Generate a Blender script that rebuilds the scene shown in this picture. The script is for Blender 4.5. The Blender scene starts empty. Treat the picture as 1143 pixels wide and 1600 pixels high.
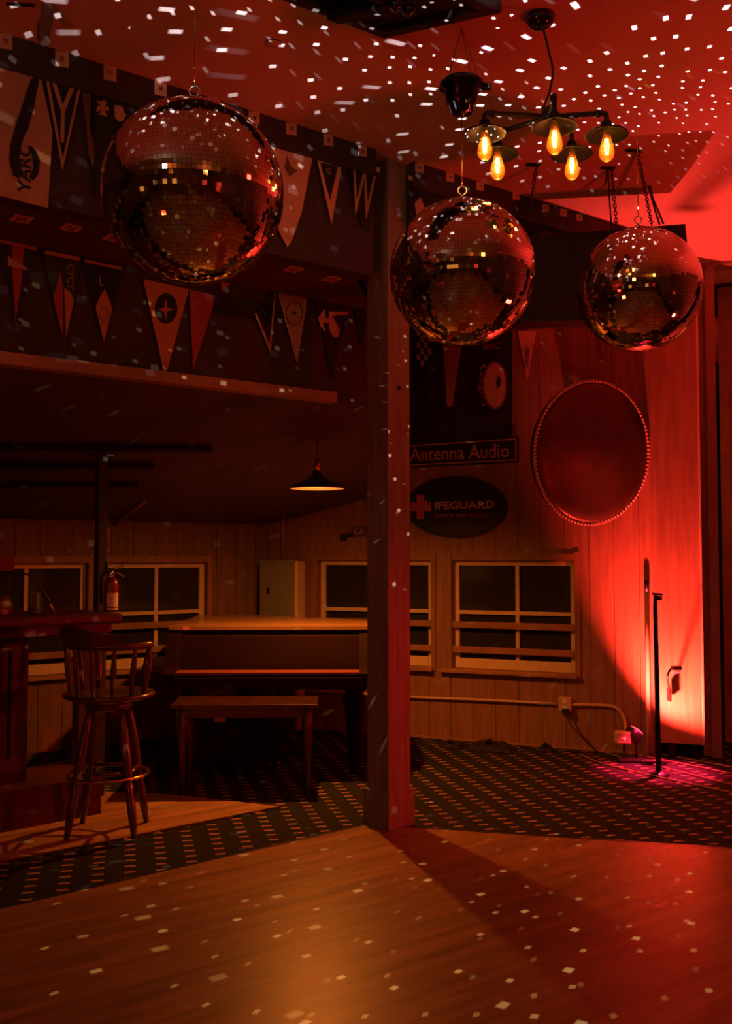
import bpy, bmesh, math, random
from mathutils import Vector, Matrix
random.seed(7)
PI = math.pi
sc = bpy.context.scene
C = sc.collection

# ---------------------------------------------------------------- camera
F, PITCH = 1500.0, math.atan(70/1500)
cam = bpy.data.cameras.new('camera'); camo = bpy.data.objects.new('camera', cam); C.objects.link(camo)
camo.location = (0, 0, 1.5); camo.rotation_euler = (PI/2+PITCH, 0, 0)
cam.sensor_fit = 'HORIZONTAL'; cam.sensor_width = 36; cam.lens = 36*F/1143
cam.clip_start = .05; cam.clip_end = 100
sc.camera = camo
# ---------------------------------------------------------------- world and exposure
w = bpy.data.worlds.new('night'); sc.world = w; w.use_nodes = True
w.node_tree.nodes['Background'].inputs[0].default_value = (.012, .005, .003, 1)
w.node_tree.nodes['Background'].inputs[1].default_value = .15
sc.view_settings.view_transform = 'Standard'; sc.view_settings.look = 'None'
sc.view_settings.gamma = 1; sc.view_settings.use_curve_mapping = False
sc.view_settings.exposure = -.15
sc.cycles.caustics_reflective = False; sc.cycles.caustics_refractive = False
CEIL = 3.75
# ---------------------------------------------------------------- lights of the room, added fills
def light(name, kind, loc, col, power, aim=None, radius=.03, angle=None, blend=.5, size=None):
    l = bpy.data.lights.new(name, kind); l.color = col; l.energy = power
    if kind in ('POINT', 'SPOT'): l.shadow_soft_size = radius
    if kind == 'SPOT': l.spot_size = math.radians(angle or 60); l.spot_blend = blend
    if kind == 'AREA': l.shape = 'DISK'; l.size = size
    o = bpy.data.objects.new(name, l); C.objects.link(o); o.location = loc
    if aim is not None: o.rotation_euler = (Vector(aim)-Vector(loc)).to_track_quat('-Z', 'Y').to_euler()
    return o
WARM = (1, .23, .022); RED = (1, .03, .012); PINK = (1, .02, .08)
# red uplight on the floor at the foot of the back wall, washing wall, panel and ceiling
light('red_uplight', 'SPOT', (1.99, 6.90, .24), (1, .052, .040), 760, (2.85, 7.02, 1.40), .03, 124, .65)
# red fills added at the right, out of frame, for floor, ceiling and post
light('red_fill_high', 'SPOT', (2.7, 2.4, 3.55), (1, .02, .01), 80, (.6, 4.2, 0), .12, 110, 1)
light('red_fill_ceiling', 'SPOT', (3.6, 4.2, .9), (1, .015, .01), 190, (1.7, 5.2, 3.75), .15, 96, 1)
light('red_fill_post', 'SPOT', (3.4, 4.3, 1.0), (1, .015, .015), 200, (.1, 5.25, .55), .08, 42, 1)
# fills added out of frame: red at the left, warm behind the camera
light('red_fill_left', 'SPOT', (-2.2, 1.0, .5), (1, .045, .012), 75, (-.6, 3.8, 3.75), .15, 120, 1)
light('warm_room_fill', 'POINT', (-2.2, -2.8, 3.2), (1, .24, .045), 17, None, .12)
light('amber_room_fill', 'POINT', (1.6, -1.6, 3.2), (1, .24, .045), 22, None, .12)

# ---------------------------------------------------------------- geometry helpers
def ray(px, py):
    v = Vector(((px-571.5)/F, 1.0, -(py-800)/F))
    c, s = math.cos(PITCH), math.sin(PITCH)
    return Vector((v.x, v.y*c - v.z*s, v.y*s + v.z*c))
EYE = Vector((0, 0, 1.5))
def atd(px, py, d):
    r = ray(px, py); return EYE + r*(d/r.y)
def flo(px, py, z=0):
    r = ray(px, py); return EYE + r*((z-1.5)/r.z)
class Plane:
    """vertical wall plane through (x, y) running along dir; frame X along it, Y away from the camera side, Z up"""
    def __init__(s, x, y, dx, dy):
        s.o = Vector((x, y, 0)); s.u = Vector((dx, dy, 0)).normalized(); s.n = Vector((-s.u.y, s.u.x, 0))
    def hit(s, px, py, out=0.0):
        r = ray(px, py); o = s.o - s.n*out
        return EYE + r*((o-EYE).dot(s.n)/r.dot(s.n))
    def frame(s, p):
        return Matrix(((s.u.x, s.n.x, 0, p.x), (s.u.y, s.n.y, 0, p.y), (0, 0, 1, p.z), (0, 0, 0, 1)))
    def pt(s, t, back=0, z=0):
        p = s.o + s.u*t + s.n*back; return Vector((p.x, p.y, z))
    def t(s, px, py=870):
        return (s.hit(px, py)-s.o).dot(s.u)
PB = Plane(-1.55, 4.07, 1.365, 1)           # bulkhead over the dance floor edge
P2 = Plane(-1.778, 4.67, 1.365, 1)          # lower header wall, set back behind the soffit
WA = Plane(-1.765, 8.0, 1.365, 1)           # low alcove wall with windows
WB = Plane(.37, 8.12, 2.31, -1)             # back wall with windows and signs

class MB:
    def __init__(s): s.bm = bmesh.new()
    def _m(s, vs, M):
        if M is not None:
            for v in vs: v.co = M @ v.co
    def box(s, c, d, M=None, rz=0, bev=0):
        r = bmesh.ops.create_cube(s.bm, size=1); vs = r['verts']
        R = Matrix.Rotation(rz, 4, 'Z')
        for v in vs: v.co = Vector(c) + R @ Vector((v.co.x*d[0], v.co.y*d[1], v.co.z*d[2]))
        if bev:
            es = list({e for v in vs for e in v.link_edges})
            rr = bmesh.ops.bevel(s.bm, geom=es, offset=bev, segments=2, affect='EDGES', profile=.5)
            vs = list({v for f in rr['faces'] for v in f.verts} | {v for v in vs if v.is_valid})
        s._m(vs, M); return s
    def tube(s, pts, r, seg=8, cap=True, closed=False, M=None):
        pts = [Vector(p) for p in pts]; n = len(pts)
        rs = r if isinstance(r, (list, tuple)) else [r]*n
        rings = []; prev = None; allv = []
        for i, p in enumerate(pts):
            if closed: t = pts[(i+1) % n]-pts[i-1]
            else: t = pts[min(i+1, n-1)]-pts[max(i-1, 0)]
            t.normalize()
            if prev is None:
                a = Vector((0, 0, 1)) if abs(t.z) < .9 else Vector((1, 0, 0)); x = t.cross(a).normalized()
            else:
                x = prev - t*prev.dot(t)
                if x.length < 1e-6: x = t.orthogonal()
                x.normalize()
            prev = x; y = t.cross(x)
            ring = [s.bm.verts.new(p + (x*math.cos(2*PI*k/seg) + y*math.sin(2*PI*k/seg))*rs[i]) for k in range(seg)]
            rings.append(ring); allv += ring
        m = n if closed else n-1
        for i in range(m):
            a, b = rings[i], rings[(i+1) % n]
            for k in range(seg): s.bm.faces.new((a[k], a[(k+1) % seg], b[(k+1) % seg], b[k])).smooth = True
        if cap and not closed:
            s.bm.faces.new(rings[0][::-1]); s.bm.faces.new(rings[-1])
        s._m(allv, M); return s
    def lathe(s, prof, c=(0, 0, 0), seg=24, M=None, smooth=True):
        rings = []; allv = []
        for r, z in prof:
            if r < 1e-5: ring = [s.bm.verts.new((c[0], c[1], c[2]+z))]
            else: ring = [s.bm.verts.new((c[0]+r*math.cos(2*PI*k/seg), c[1]+r*math.sin(2*PI*k/seg), c[2]+z)) for k in range(seg)]
            rings.append(ring); allv += ring
        for a, b in zip(rings, rings[1:]):
            for k in range(seg):
                k2 = (k+1) % seg
                if len(a) == 1 and len(b) == 1: continue
                if len(a) == 1: f = s.bm.faces.new((a[0], b[k2], b[k]))
                elif len(b) == 1: f = s.bm.faces.new((a[k], a[k2], b[0]))
                else: f = s.bm.faces.new((a[k], a[k2], b[k2], b[k]))
                f.smooth = smooth
        s._m(allv, M); return s
    def prism(s, pts, ext, M=None):
        """pts: closed planar outline, ext: extrusion vector"""
        ext = Vector(ext)
        a = [s.bm.verts.new(Vector(p)) for p in pts]; b = [s.bm.verts.new(Vector(p)+ext) for p in pts]
        n = len(pts); s.bm.faces.new(a); s.bm.faces.new(b[::-1])
        for i in range(n): s.bm.faces.new((a[i], b[i], b[(i+1) % n], a[(i+1) % n]))
        s._m(a+b, M); return s
    def quad(s, *p):
        s.bm.faces.new([s.bm.verts.new(Vector(q)) for q in p]); return s
    def shift(s, v):
        v = Vector(v)
        for q in s.bm.verts: q.co += v
        return s
    def mesh(s, name):
        bmesh.ops.recalc_face_normals(s.bm, faces=s.bm.faces[:])
        me = bpy.data.meshes.new(name); s.bm.to_mesh(me); s.bm.free(); return me
    def build(s, name, m, parent=None, loc=None):
        me = s.mesh(name)
        me.materials.append(m)
        o = bpy.data.objects.new(name, me); C.objects.link(o)
        if parent is not None: o.parent = parent
        if loc is not None: o.location = loc
        return o
def thing(name, label, cat, loc=(0, 0, 0), rotz=0, group=None, M=None):
    o = bpy.data.objects.new(name, None); C.objects.link(o); o.empty_display_size = .1
    if M is not None: o.matrix_world = M
    else: o.location = loc; o.rotation_euler = (0, 0, rotz)
    return tag(o, label, cat, group)
def tag(o, label, cat, group=None):
    o['label'] = label; o['category'] = cat
    if group: o['group'] = group
    return o
def struct(o): o['kind'] = 'structure'; return o
def stuff(o): o['kind'] = 'stuff'; return o

# ---------------------------------------------------------------- materials
def mat(name, col, rough=.6, metal=0, noise=0, nscale=8, spec=.5, coat=0, bump=0, stretch=None, emit=None, es=0, trans=0):
    m = bpy.data.materials.new(name); m.use_nodes = True; nt = m.node_tree; b = nt.nodes['Principled BSDF']
    b.inputs['Base Color'].default_value = (*col, 1); b.inputs['Roughness'].default_value = rough
    b.inputs['Metallic'].default_value = metal; b.inputs['Specular IOR Level'].default_value = spec
    b.inputs['Coat Weight'].default_value = coat
    if trans: b.inputs['Transmission Weight'].default_value = trans
    if emit: b.inputs['Emission Color'].default_value = (*emit, 1); b.inputs['Emission Strength'].default_value = es
    if noise or bump:
        tc = nt.nodes.new('ShaderNodeTexCoord'); mp = nt.nodes.new('ShaderNodeMapping'); nz = nt.nodes.new('ShaderNodeTexNoise')
        nt.links.new(tc.outputs['Object'], mp.inputs[0]); nt.links.new(mp.outputs[0], nz.inputs['Vector'])
        if stretch: mp.inputs['Scale'].default_value = stretch
        nz.inputs['Scale'].default_value = nscale; nz.inputs['Detail'].default_value = 6
        if noise:
            mx = nt.nodes.new('ShaderNodeMixRGB'); mx.blend_type = 'MIX'
            mx.inputs[1].default_value = (*[c*(1-noise) for c in col], 1); mx.inputs[2].default_value = (*[min(1, c*(1+noise)) for c in col], 1)
            cr = nt.nodes.new('ShaderNodeMapRange'); cr.inputs[1].default_value = .3; cr.inputs[2].default_value = .7
            nt.links.new(nz.outputs[0], cr.inputs[0]); nt.links.new(cr.outputs[0], mx.inputs[0]); nt.links.new(mx.outputs[0], b.inputs['Base Color'])
        if bump:
            bp = nt.nodes.new('ShaderNodeBump'); bp.inputs['Strength'].default_value = bump; bp.inputs['Distance'].default_value = .01
            nt.links.new(nz.outputs[0], bp.inputs['Height']); nt.links.new(bp.outputs[0], b.inputs['Normal'])
    return m
M = {}
M['ceiling'] = mat('ceiling_paint', (.66, .47, .40), .85, noise=.05, nscale=60, bump=.1)
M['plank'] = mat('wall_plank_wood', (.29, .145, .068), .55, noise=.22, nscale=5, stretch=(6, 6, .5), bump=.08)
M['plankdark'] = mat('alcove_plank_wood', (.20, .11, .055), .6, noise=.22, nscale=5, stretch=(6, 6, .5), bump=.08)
M['polewood'] = mat('pole_dark_wood', (.035, .02, .014), .5, noise=.2)
M['darkwall'] = mat('dark_painted_board', (.038, .022, .018), .7, noise=.15, nscale=4)
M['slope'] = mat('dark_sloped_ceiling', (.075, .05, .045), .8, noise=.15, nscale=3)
M['hall'] = mat('hall_wall', (.16, .10, .07), .8, noise=.2, nscale=2)
M['redwall'] = mat('side_wall_paint', (.36, .22, .16), .7, noise=.12, nscale=2)
M['postwood'] = mat('post_wood', (.22, .17, .12), .55, noise=.25, nscale=4, stretch=(8, 8, .6))
M['redwood'] = mat('varnished_red_wood', (.075, .017, .010), .42, noise=.3, nscale=5, stretch=(1, 1, 5), spec=.2)
M['darkwood'] = mat('dark_turned_wood', (.065, .024, .013), .3, noise=.3, nscale=6, stretch=(1, 1, .4), coat=.5)
M['piano'] = mat('piano_lacquer', (.016, .006, .004), .5, spec=.08, noise=.2, nscale=3)
M['lid'] = mat('piano_lid_wood', (.32, .20, .09), .32, coat=.3, noise=.2, nscale=4, stretch=(.4, 4, 1))
M['redfelt'] = mat('red_felt', (.16, .03, .015), .8)
M['sash'] = mat('cream_sash_paint', (.74, .60, .34), .5, noise=.08, nscale=20)
M['rail'] = mat('brown_rail_wood', (.34, .17, .08), .5, noise=.2, nscale=5)
M['glass'] = mat('window_glass', (.8, .8, .8), .03, trans=1)
M['clear'] = mat('clear_glass', (.95, .95, .95), .03, trans=1)
M['mirror'] = mat('mirror_tile', (.84, .81, .72), .035, metal=1)
M['grout'] = mat('ball_core', (.03, .03, .03), .5, metal=.4)
M['chrome'] = mat('chrome', (.8, .8, .8), .12, metal=1)
M['brass'] = mat('brass', (.72, .42, .16), .2, metal=1)
M['bronze'] = mat('gong_bronze', (.12, .07, .035), .42, metal=.8, noise=.35, nscale=3)
M['rope'] = mat('gong_rope_rim', (.55, .35, .25), .6)
M['black'] = mat('black_metal', (.012, .012, .012), .35)
M['gloss'] = mat('black_gloss', (.008, .008, .009), .12, coat=.5)
M['shadeblack'] = mat('lamp_shade_black', (.006, .005, .004), .5, spec=.25)
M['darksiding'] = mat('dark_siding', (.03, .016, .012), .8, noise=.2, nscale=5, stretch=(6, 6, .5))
M['satin'] = mat('black_satin_board', (.008, .008, .009), .42, spec=.35)
M['standblack'] = mat('stand_black', (.006, .006, .006), .75, spec=.2)
M['blackcloth'] = mat('black_cloth', (.012, .012, .014), .85, noise=.3)
M['rubber'] = mat('cable_rubber', (.015, .014, .014), .55)
M['box'] = mat('speaker_box_black', (.014, .012, .012), .6)
M['grey'] = mat('grey_green_metal', (.22, .22, .15), .5, noise=.08)
M['metalpipe'] = mat('painted_conduit', (.55, .40, .25), .4)
M['tan'] = mat('tan_felt', (.46, .25, .14), .9, noise=.1)
M['cream'] = mat('cream_felt', (.62, .40, .27), .9, noise=.1)
M['orange'] = mat('orange_felt', (.50, .20, .09), .9, noise=.1)
M['red'] = mat('red_felt_flag', (.36, .06, .04), .9, noise=.1)
M['blackfelt'] = mat('black_felt', (.014, .011, .012), .9)
M['navy'] = mat('navy_felt', (.03, .025, .05), .9)
M['green'] = mat('dark_green_felt', (.035, .045, .03), .9)
M['dull'] = mat('dull_brown_felt', (.14, .07, .045), .9)
M['paper'] = mat('sticker_paper', (.60, .40, .30), .8)
M['ink'] = mat('black_ink', (.01, .01, .01), .7)
M['signtan'] = mat('sign_lettering', (.52, .28, .12), .5)
M['signred'] = mat('sign_red', (.45, .06, .03), .5)
M['extred'] = mat('extinguisher_red', (.20, .012, .008), .25, coat=.6)
M['white'] = mat('white_plastic', (.75, .72, .66), .5)
M['label'] = mat('white_label', (.75, .65, .48), .6, noise=.25, nscale=60)
M['shade_in'] = mat('lamp_shade_inside', (.85, .78, .6), .5)
M['filament'] = mat('filament', (1, .7, .3), .5, emit=(1, .70, .30), es=80)
M['bulbglow'] = mat('bulb_glow_core', (1, .6, .2), .5, emit=(1, .40, .07), es=3.2)
M['bulb'] = mat('pendant_bulb', (1, .8, .5), .5, emit=(1, .48, .12), es=70)
M['redlens'] = mat('red_lens', (1, .2, .2), .4, emit=(1, .10, .13), es=1.6)
M['pinlens'] = mat('pinspot_lens', (1, 1, 1), .4, emit=(1, .9, .7), es=60)
M['amberlens'] = mat('amber_lamp_glass', (1, .6, .3), .4, emit=(1, .42, .08), es=6)
M['reddot'] = mat('red_lamp_glass', (1, .1, .05), .4, emit=(1, .05, .02), es=8)

def bulb_glass():
    m = bpy.data.materials.new('amber_bulb_glass'); m.use_nodes = True; nt = m.node_tree
    b = nt.nodes['Principled BSDF']; b.inputs['Base Color'].default_value = (1, .55, .18, 1); b.inputs['Roughness'].default_value = .05
    t = nt.nodes.new('ShaderNodeBsdfTransparent'); t.inputs[0].default_value = (1, .72, .35, 1)
    x = nt.nodes.new('ShaderNodeMixShader'); x.inputs[0].default_value = .12
    nt.links.new(t.outputs[0], x.inputs[1]); nt.links.new(b.outputs[0], x.inputs[2])
    nt.links.new(x.outputs[0], nt.nodes['Material Output'].inputs[0]); return m
M['bulbglass'] = bulb_glass()
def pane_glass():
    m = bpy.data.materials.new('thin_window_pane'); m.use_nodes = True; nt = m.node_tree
    b = nt.nodes['Principled BSDF']; b.inputs['Base Color'].default_value = (.055, .05, .032, 1); b.inputs['Roughness'].default_value = .08  # olive base colour imitates the dim reflection in the panes
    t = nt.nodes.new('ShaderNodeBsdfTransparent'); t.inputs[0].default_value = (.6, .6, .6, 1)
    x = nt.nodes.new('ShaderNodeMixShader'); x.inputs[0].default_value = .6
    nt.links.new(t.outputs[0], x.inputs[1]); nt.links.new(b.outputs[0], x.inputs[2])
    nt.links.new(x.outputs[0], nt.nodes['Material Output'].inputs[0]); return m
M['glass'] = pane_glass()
def carpet_mat():
    m = bpy.data.materials.new('carpet'); m.use_nodes = True; nt = m.node_tree; N = nt.nodes; L = nt.links
    b = N['Principled BSDF']; b.inputs['Roughness'].default_value = .95; b.inputs['Specular IOR Level'].default_value = .1
    tc = N.new('ShaderNodeTexCoord'); mp = N.new('ShaderNodeMapping'); mp.inputs['Rotation'].default_value = (0, 0, -math.radians(13.9))
    L.new(tc.outputs['Object'], mp.inputs[0]); sp = N.new('ShaderNodeSeparateXYZ'); L.new(mp.outputs[0], sp.inputs[0])
    def mth(op, a, c=None):
        n = N.new('ShaderNodeMath'); n.operation = op
        for i, q in enumerate((a, c)):
            if q is None: continue
            if isinstance(q, (int, float)): n.inputs[i].default_value = q
            else: L.new(q, n.inputs[i])
        return n.outputs[0]
    fu = mth('FRACT', mth('DIVIDE', sp.outputs[0], .148)); fv = mth('FRACT', mth('DIVIDE', sp.outputs[1], .09))
    mask = mth('MULTIPLY', mth('LESS_THAN', fu, .36), mth('LESS_THAN', fv, .26))
    # hairline twill tint
    mx = N.new('ShaderNodeMixRGB'); mx.inputs[1].default_value = (.030, .034, .032, 1); mx.inputs[2].default_value = (.48, .29, .15, 1)
    L.new(mask, mx.inputs[0])
    nz = N.new('ShaderNodeTexNoise'); nz.inputs['Scale'].default_value = 260; L.new(tc.outputs['Object'], nz.inputs['Vector'])
    m2 = N.new('ShaderNodeMixRGB'); m2.blend_type = 'MULTIPLY'; m2.inputs[0].default_value = .6
    L.new(mx.outputs[0], m2.inputs[1]); L.new(nz.outputs[0], m2.inputs[2]); L.new(m2.outputs[0], b.inputs['Base Color'])
    bp = N.new('ShaderNodeBump'); bp.inputs['Strength'].default_value = .4; bp.inputs['Distance'].default_value = .004
    L.new(nz.outputs[0], bp.inputs['Height']); L.new(bp.outputs[0], b.inputs['Normal'])
    return m
M['carpet'] = carpet_mat()
def dance_mat(name, c1, c2, rough):
    m = bpy.data.materials.new(name); m.use_nodes = True; nt = m.node_tree; N = nt.nodes; L = nt.links
    b = N['Principled BSDF']
    tc = N.new('ShaderNodeTexCoord'); mp = N.new('ShaderNodeMapping'); mp.inputs['Rotation'].default_value = (0, 0, -math.radians(36.2))
    mp2 = N.new('ShaderNodeMapping'); mp2.inputs['Scale'].default_value = (1.1, 9, 1)
    L.new(tc.outputs['Object'], mp.inputs[0]); L.new(mp.outputs[0], mp2.inputs[0])
    nz = N.new('ShaderNodeTexNoise'); nz.inputs['Scale'].default_value = 1.6; nz.inputs['Detail'].default_value = 8; L.new(mp2.outputs[0], nz.inputs['Vector'])
    br = N.new('ShaderNodeTexBrick'); br.inputs['Scale'].default_value = 1; br.inputs['Brick Width'].default_value = .9; br.inputs['Row Height'].default_value = .07
    br.inputs['Mortar Size'].default_value = .0015; br.inputs['Color1'].default_value = (*c1, 1); br.inputs['Color2'].default_value = (*c2, 1)
    br.inputs['Mortar'].default_value = (*[c*.4 for c in c1], 1); L.new(mp.outputs[0], br.inputs['Vector'])
    mr = N.new('ShaderNodeMapRange'); mr.inputs[1].default_value = .3; mr.inputs[2].default_value = .7; mr.inputs[3].default_value = .55; mr.inputs[4].default_value = 1.15
    L.new(nz.outputs[0], mr.inputs[0])
    mx = N.new('ShaderNodeVectorMath'); mx.operation = 'SCALE'; L.new(br.outputs[0], mx.inputs[0]); L.new(mr.outputs[0], mx.inputs['Scale'])
    L.new(mx.outputs[0], b.inputs['Base Color'])
    r2 = N.new('ShaderNodeMapRange'); r2.inputs[3].default_value = rough-.06; r2.inputs[4].default_value = rough+.08; L.new(nz.outputs[0], r2.inputs[0])
    L.new(r2.outputs[0], b.inputs['Roughness'])
    return m
M['dance'] = dance_mat('dance_floor_wood', (.31, .18, .068), (.25, .142, .053), .37)
M['barfloor'] = dance_mat('bar_floor_wood', (.42, .24, .11), (.36, .20, .09), .5)

# ---------------------------------------------------------------- structure: floors
struct(MB().box((-.5, 2, -.1), (15, 18, .2)).build('floor', M['carpet']))
p0, p1, p2 = flo(0, 1425), flo(573, 1292), flo(1143, 1330)
dA = (p1-p0).normalized(); dB = (p2-p1).normalized()
pl = p0 - dA*6.2; pr = p2 + dB*2.2
outl = [pl, p1, pr, Vector((pr.x, -5.4, 0)), Vector((pl.x, -5.4, 0))]
struct(MB().prism([(p.x, p.y, .004) for p in outl], (0, 0, .008)).build('floor_dance', M['dance']))
tr = MB()
for a, b in ((pl, p1), (p1, pr)):
    d = (b-a); n = Vector((-d.y, d.x, 0)).normalized()
    tr.prism([a+Vector((0, 0, .001)), b+Vector((0, 0, .001)), b+n*.02+Vector((0, 0, .001)), a+n*.02+Vector((0, 0, .001))], (0, 0, .012))
struct(tr.build('trim_1', M['black']))
q0, q1, q2 = flo(0, 1349), flo(437, 1262), flo(262, 1243)
q3 = flo(180, 1240); ql = q0-(q1-q0).normalized()*3.5; qf = q3+Vector((-4.0, 1.3, 0))
struct(MB().prism([(p.x, p.y, .003) for p in (ql, q1, q2, q3, qf)], (0, 0, .006)).build('floor_bar', M['barfloor']))
d = (q1-ql).normalized(); n = Vector((-d.y, d.x, 0))
struct(MB().prism([ql+Vector((0, 0, .002)), q1+Vector((0, 0, .002)), q1-n*.012+Vector((0, 0, .002)), ql-n*.012+Vector((0, 0, .002))], (0, 0, .008)).build('trim_2', M['brass']))

# ceiling: flat over the hall
struct(MB().box((-.5, 2, CEIL+.1), (15, 18, .2)).build('ceiling', M['ceiling']))
# bulkhead P (3.05 .. ceiling), 10 cm thick behind plane
tB0, tB1 = -6.5, PB.t(992)+.25
def slab(P, t0, t1, z0, z1, th=.1, front=0.0):
    m = MB(); a, b = P.pt(t0, -front, z0), P.pt(t1, -front, z0)
    m.prism([a, b, P.pt(t1, th, z0), P.pt(t0, th, z0)], (0, 0, z1-z0)); return m
tg0, tg1 = PB.t(583), PB.t(642)
struct(slab(PB, tB0, tg0, 3.05, CEIL).build('wall_bulkhead', M['darkwall']))
struct(slab(PB, tg1, tB1, 3.05, CEIL).build('wall_bulkhead_right', M['darkwall']))
struct(slab(PB, tB0, tg0, 3.60, CEIL, .0, .03).build('trim_3', M['darkwall']))
struct(slab(PB, tg1, tB1, 3.60, CEIL, .0, .03).build('trim_5', M['darkwall']))
# soffit from the bulkhead back to the header; right of the post it reaches the back wall
e2 = P2.t(590); s2e = P2.pt(e2)
m = MB()
a, b = PB.pt(tB0, .1, 3.05), PB.pt(tB1, .1, 3.05)
wbx = WB.pt(WB.t(1040), 0, 3.05); wb6 = WB.pt(WB.t(600), 0, 3.05)
eb = PB.pt(PB.t(583), .1, 3.05)
m.prism([a, eb, Vector((s2e.x, s2e.y, 3.05)), P2.pt(tB0, .0, 3.05)], (0, 0, .05))
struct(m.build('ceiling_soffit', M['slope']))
struct(slab(P2, tB0, e2, 2.46, 3.05).build('wall_header', M['darkwall']))
struct(slab(P2, tB0, P2.t(521), 2.44, 2.50, .05, .035).build('trim_4', M['rail']))
# low sloped ceiling from the header down to the alcove wall
tA0, tA1 = -5.5, (Vector((-.868, 8.66, 0))-WA.o).dot(WA.u)
corner = WA.pt(tA1)
m = MB()
l0, l1 = P2.pt(tB0, .1, 2.46), P2.pt(e2, .1, 2.46); r0, r1 = WA.pt(tA0, .1, 1.79), Vector((wb6.x, wb6.y, 0))
# back edge: along WA to the corner, then along WB
def slope_z(p):
    f = ((p-P2.o).dot(P2.n)-.1)/((WA.o-P2.o).dot(P2.n)-.1); return 2.46+(1.79-2.46)*f
cz = Vector((corner.x, corner.y, slope_z(corner))); wz = Vector((wb6.x, wb6.y, slope_z(wb6)))
m.prism([l0, l1, wz, cz, Vector((r0.x, r0.y, slope_z(r0)))], (0, 0, .06))
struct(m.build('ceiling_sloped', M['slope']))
# gable end closing the slope, behind the post
m = MB(); g0 = Vector((s2e.x, s2e.y, 0)); g1 = Vector((wb6.x, wb6.y, 0)); gd = (g1-g0).normalized(); gn = Vector((gd.y, -gd.x, 0))*-.03
m.prism([(g0.x, g0.y, 2.46), (g1.x, g1.y, wz.z), (g1.x, g1.y, CEIL), (g0.x, g0.y, CEIL)], gn)
m.prism([(eb.x, eb.y, 3.05), (g0.x, g0.y, 3.05), (g0.x, g0.y, CEIL), (eb.x, eb.y, CEIL)], gn)
struct(m.build('wall_gable', M['darkwall']))

# ---------------------------------------------------------------- planked walls with window openings
def planked_wall(name, P, t0, t1, ztop, openings, m, pw=.19, backing=True):
    """each plank is a child piece of the wall; openings = (ta, tb, za, zb)"""
    root = slab(P, t0, t1, 0, .02, .12) if not backing else None
    bk = MB()
    edges = sorted({t0, t1} | {o[0] for o in openings} | {o[1] for o in openings})
    for a, b in zip(edges, edges[1:]):
        cut = [o for o in openings if o[0] <= a+1e-6 and o[1] >= b-1e-6]
        zs = [(0, ztop)]
        if cut: zs = [(0, cut[0][2]), (cut[0][3], ztop)]
        for z0, z1 in zs:
            bk.prism([P.pt(a, .02, z0), P.pt(b, .02, z0), P.pt(b, .12, z0), P.pt(a, .12, z0)], (0, 0, z1-z0))
    w_ = struct(bk.build(name, m))
    t = t0; k = 0
    while t < t1-.01:
        e = min(t+pw, t1); segs = [(0, ztop)]
        for o in openings:
            if o[0] < e-.004 and o[1] > t+.004:
                # split plank horizontally where it crosses the opening edge
                segs = None; cuts = sorted({t, e} | {q for q in (o[0], o[1]) if t < q < e})
                for a, b in zip(cuts, cuts[1:]):
                    inside = a >= o[0]-1e-6 and b <= o[1]+1e-6
                    for z0, z1 in ([(0, o[2]), (o[3], ztop)] if inside else [(0, ztop)]):
                        mb = MB(); j = random.uniform(0, .0025); g0_ = .002 if a == t else 0; g1_ = .002 if b == e else 0
                        mb.prism([P.pt(a+g0_, -j, z0), P.pt(b-g1_, -j, z0), P.pt(b-g1_, .0195, z0), P.pt(a+g0_, .0195, z0)], (0, 0, z1-z0))
                        mb.build('plank', m, w_)
                break
        if segs:
            mb = MB(); j = random.uniform(0, .0025)
            mb.prism([P.pt(t+.002, -j, 0), P.pt(e-.002, -j, 0), P.pt(e-.002, .0195, 0), P.pt(t+.002, .0195, 0)], (0, 0, ztop))
            mb.build('plank', m, w_)
        t = e
    return w_
def opening(P, x0, y0, x1, y1):
    a, b = P.hit(x0, y0), P.hit(x1, y1)
    return ((a-P.o).dot(P.u), (b-P.o).dot(P.u), b.z, a.z)
tl = WB.t(420.5)+.0
oB1 = opening(WB, 706, 876, 899, 1053); oB2 = opening(WB, 497, 878, 674, 1049)
oB2 = (oB2[0], oB2[1], oB1[2], oB1[3])
tBe = WB.t(1027)
planked_wall('wall_back', WB, tl, tBe, CEIL, [oB2, oB1], M['plank'])
oA1 = opening(WA, 158, 888, 322, 1047); oA1 = (oA1[0], oA1[1], oB1[2], oB1[3]-.02)
wA2 = WA.t(138); oA2 = (wA2-1.0, wA2, oB1[2], oB1[3]-.02); oA3 = (wA2-2.4, wA2-1.3, oB1[2], oB1[3]-.02)
planked_wall('wall_alcove', WA, tA0, tA1, 1.80, [oA3, oA2, oA1], M['plankdark'])

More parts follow.
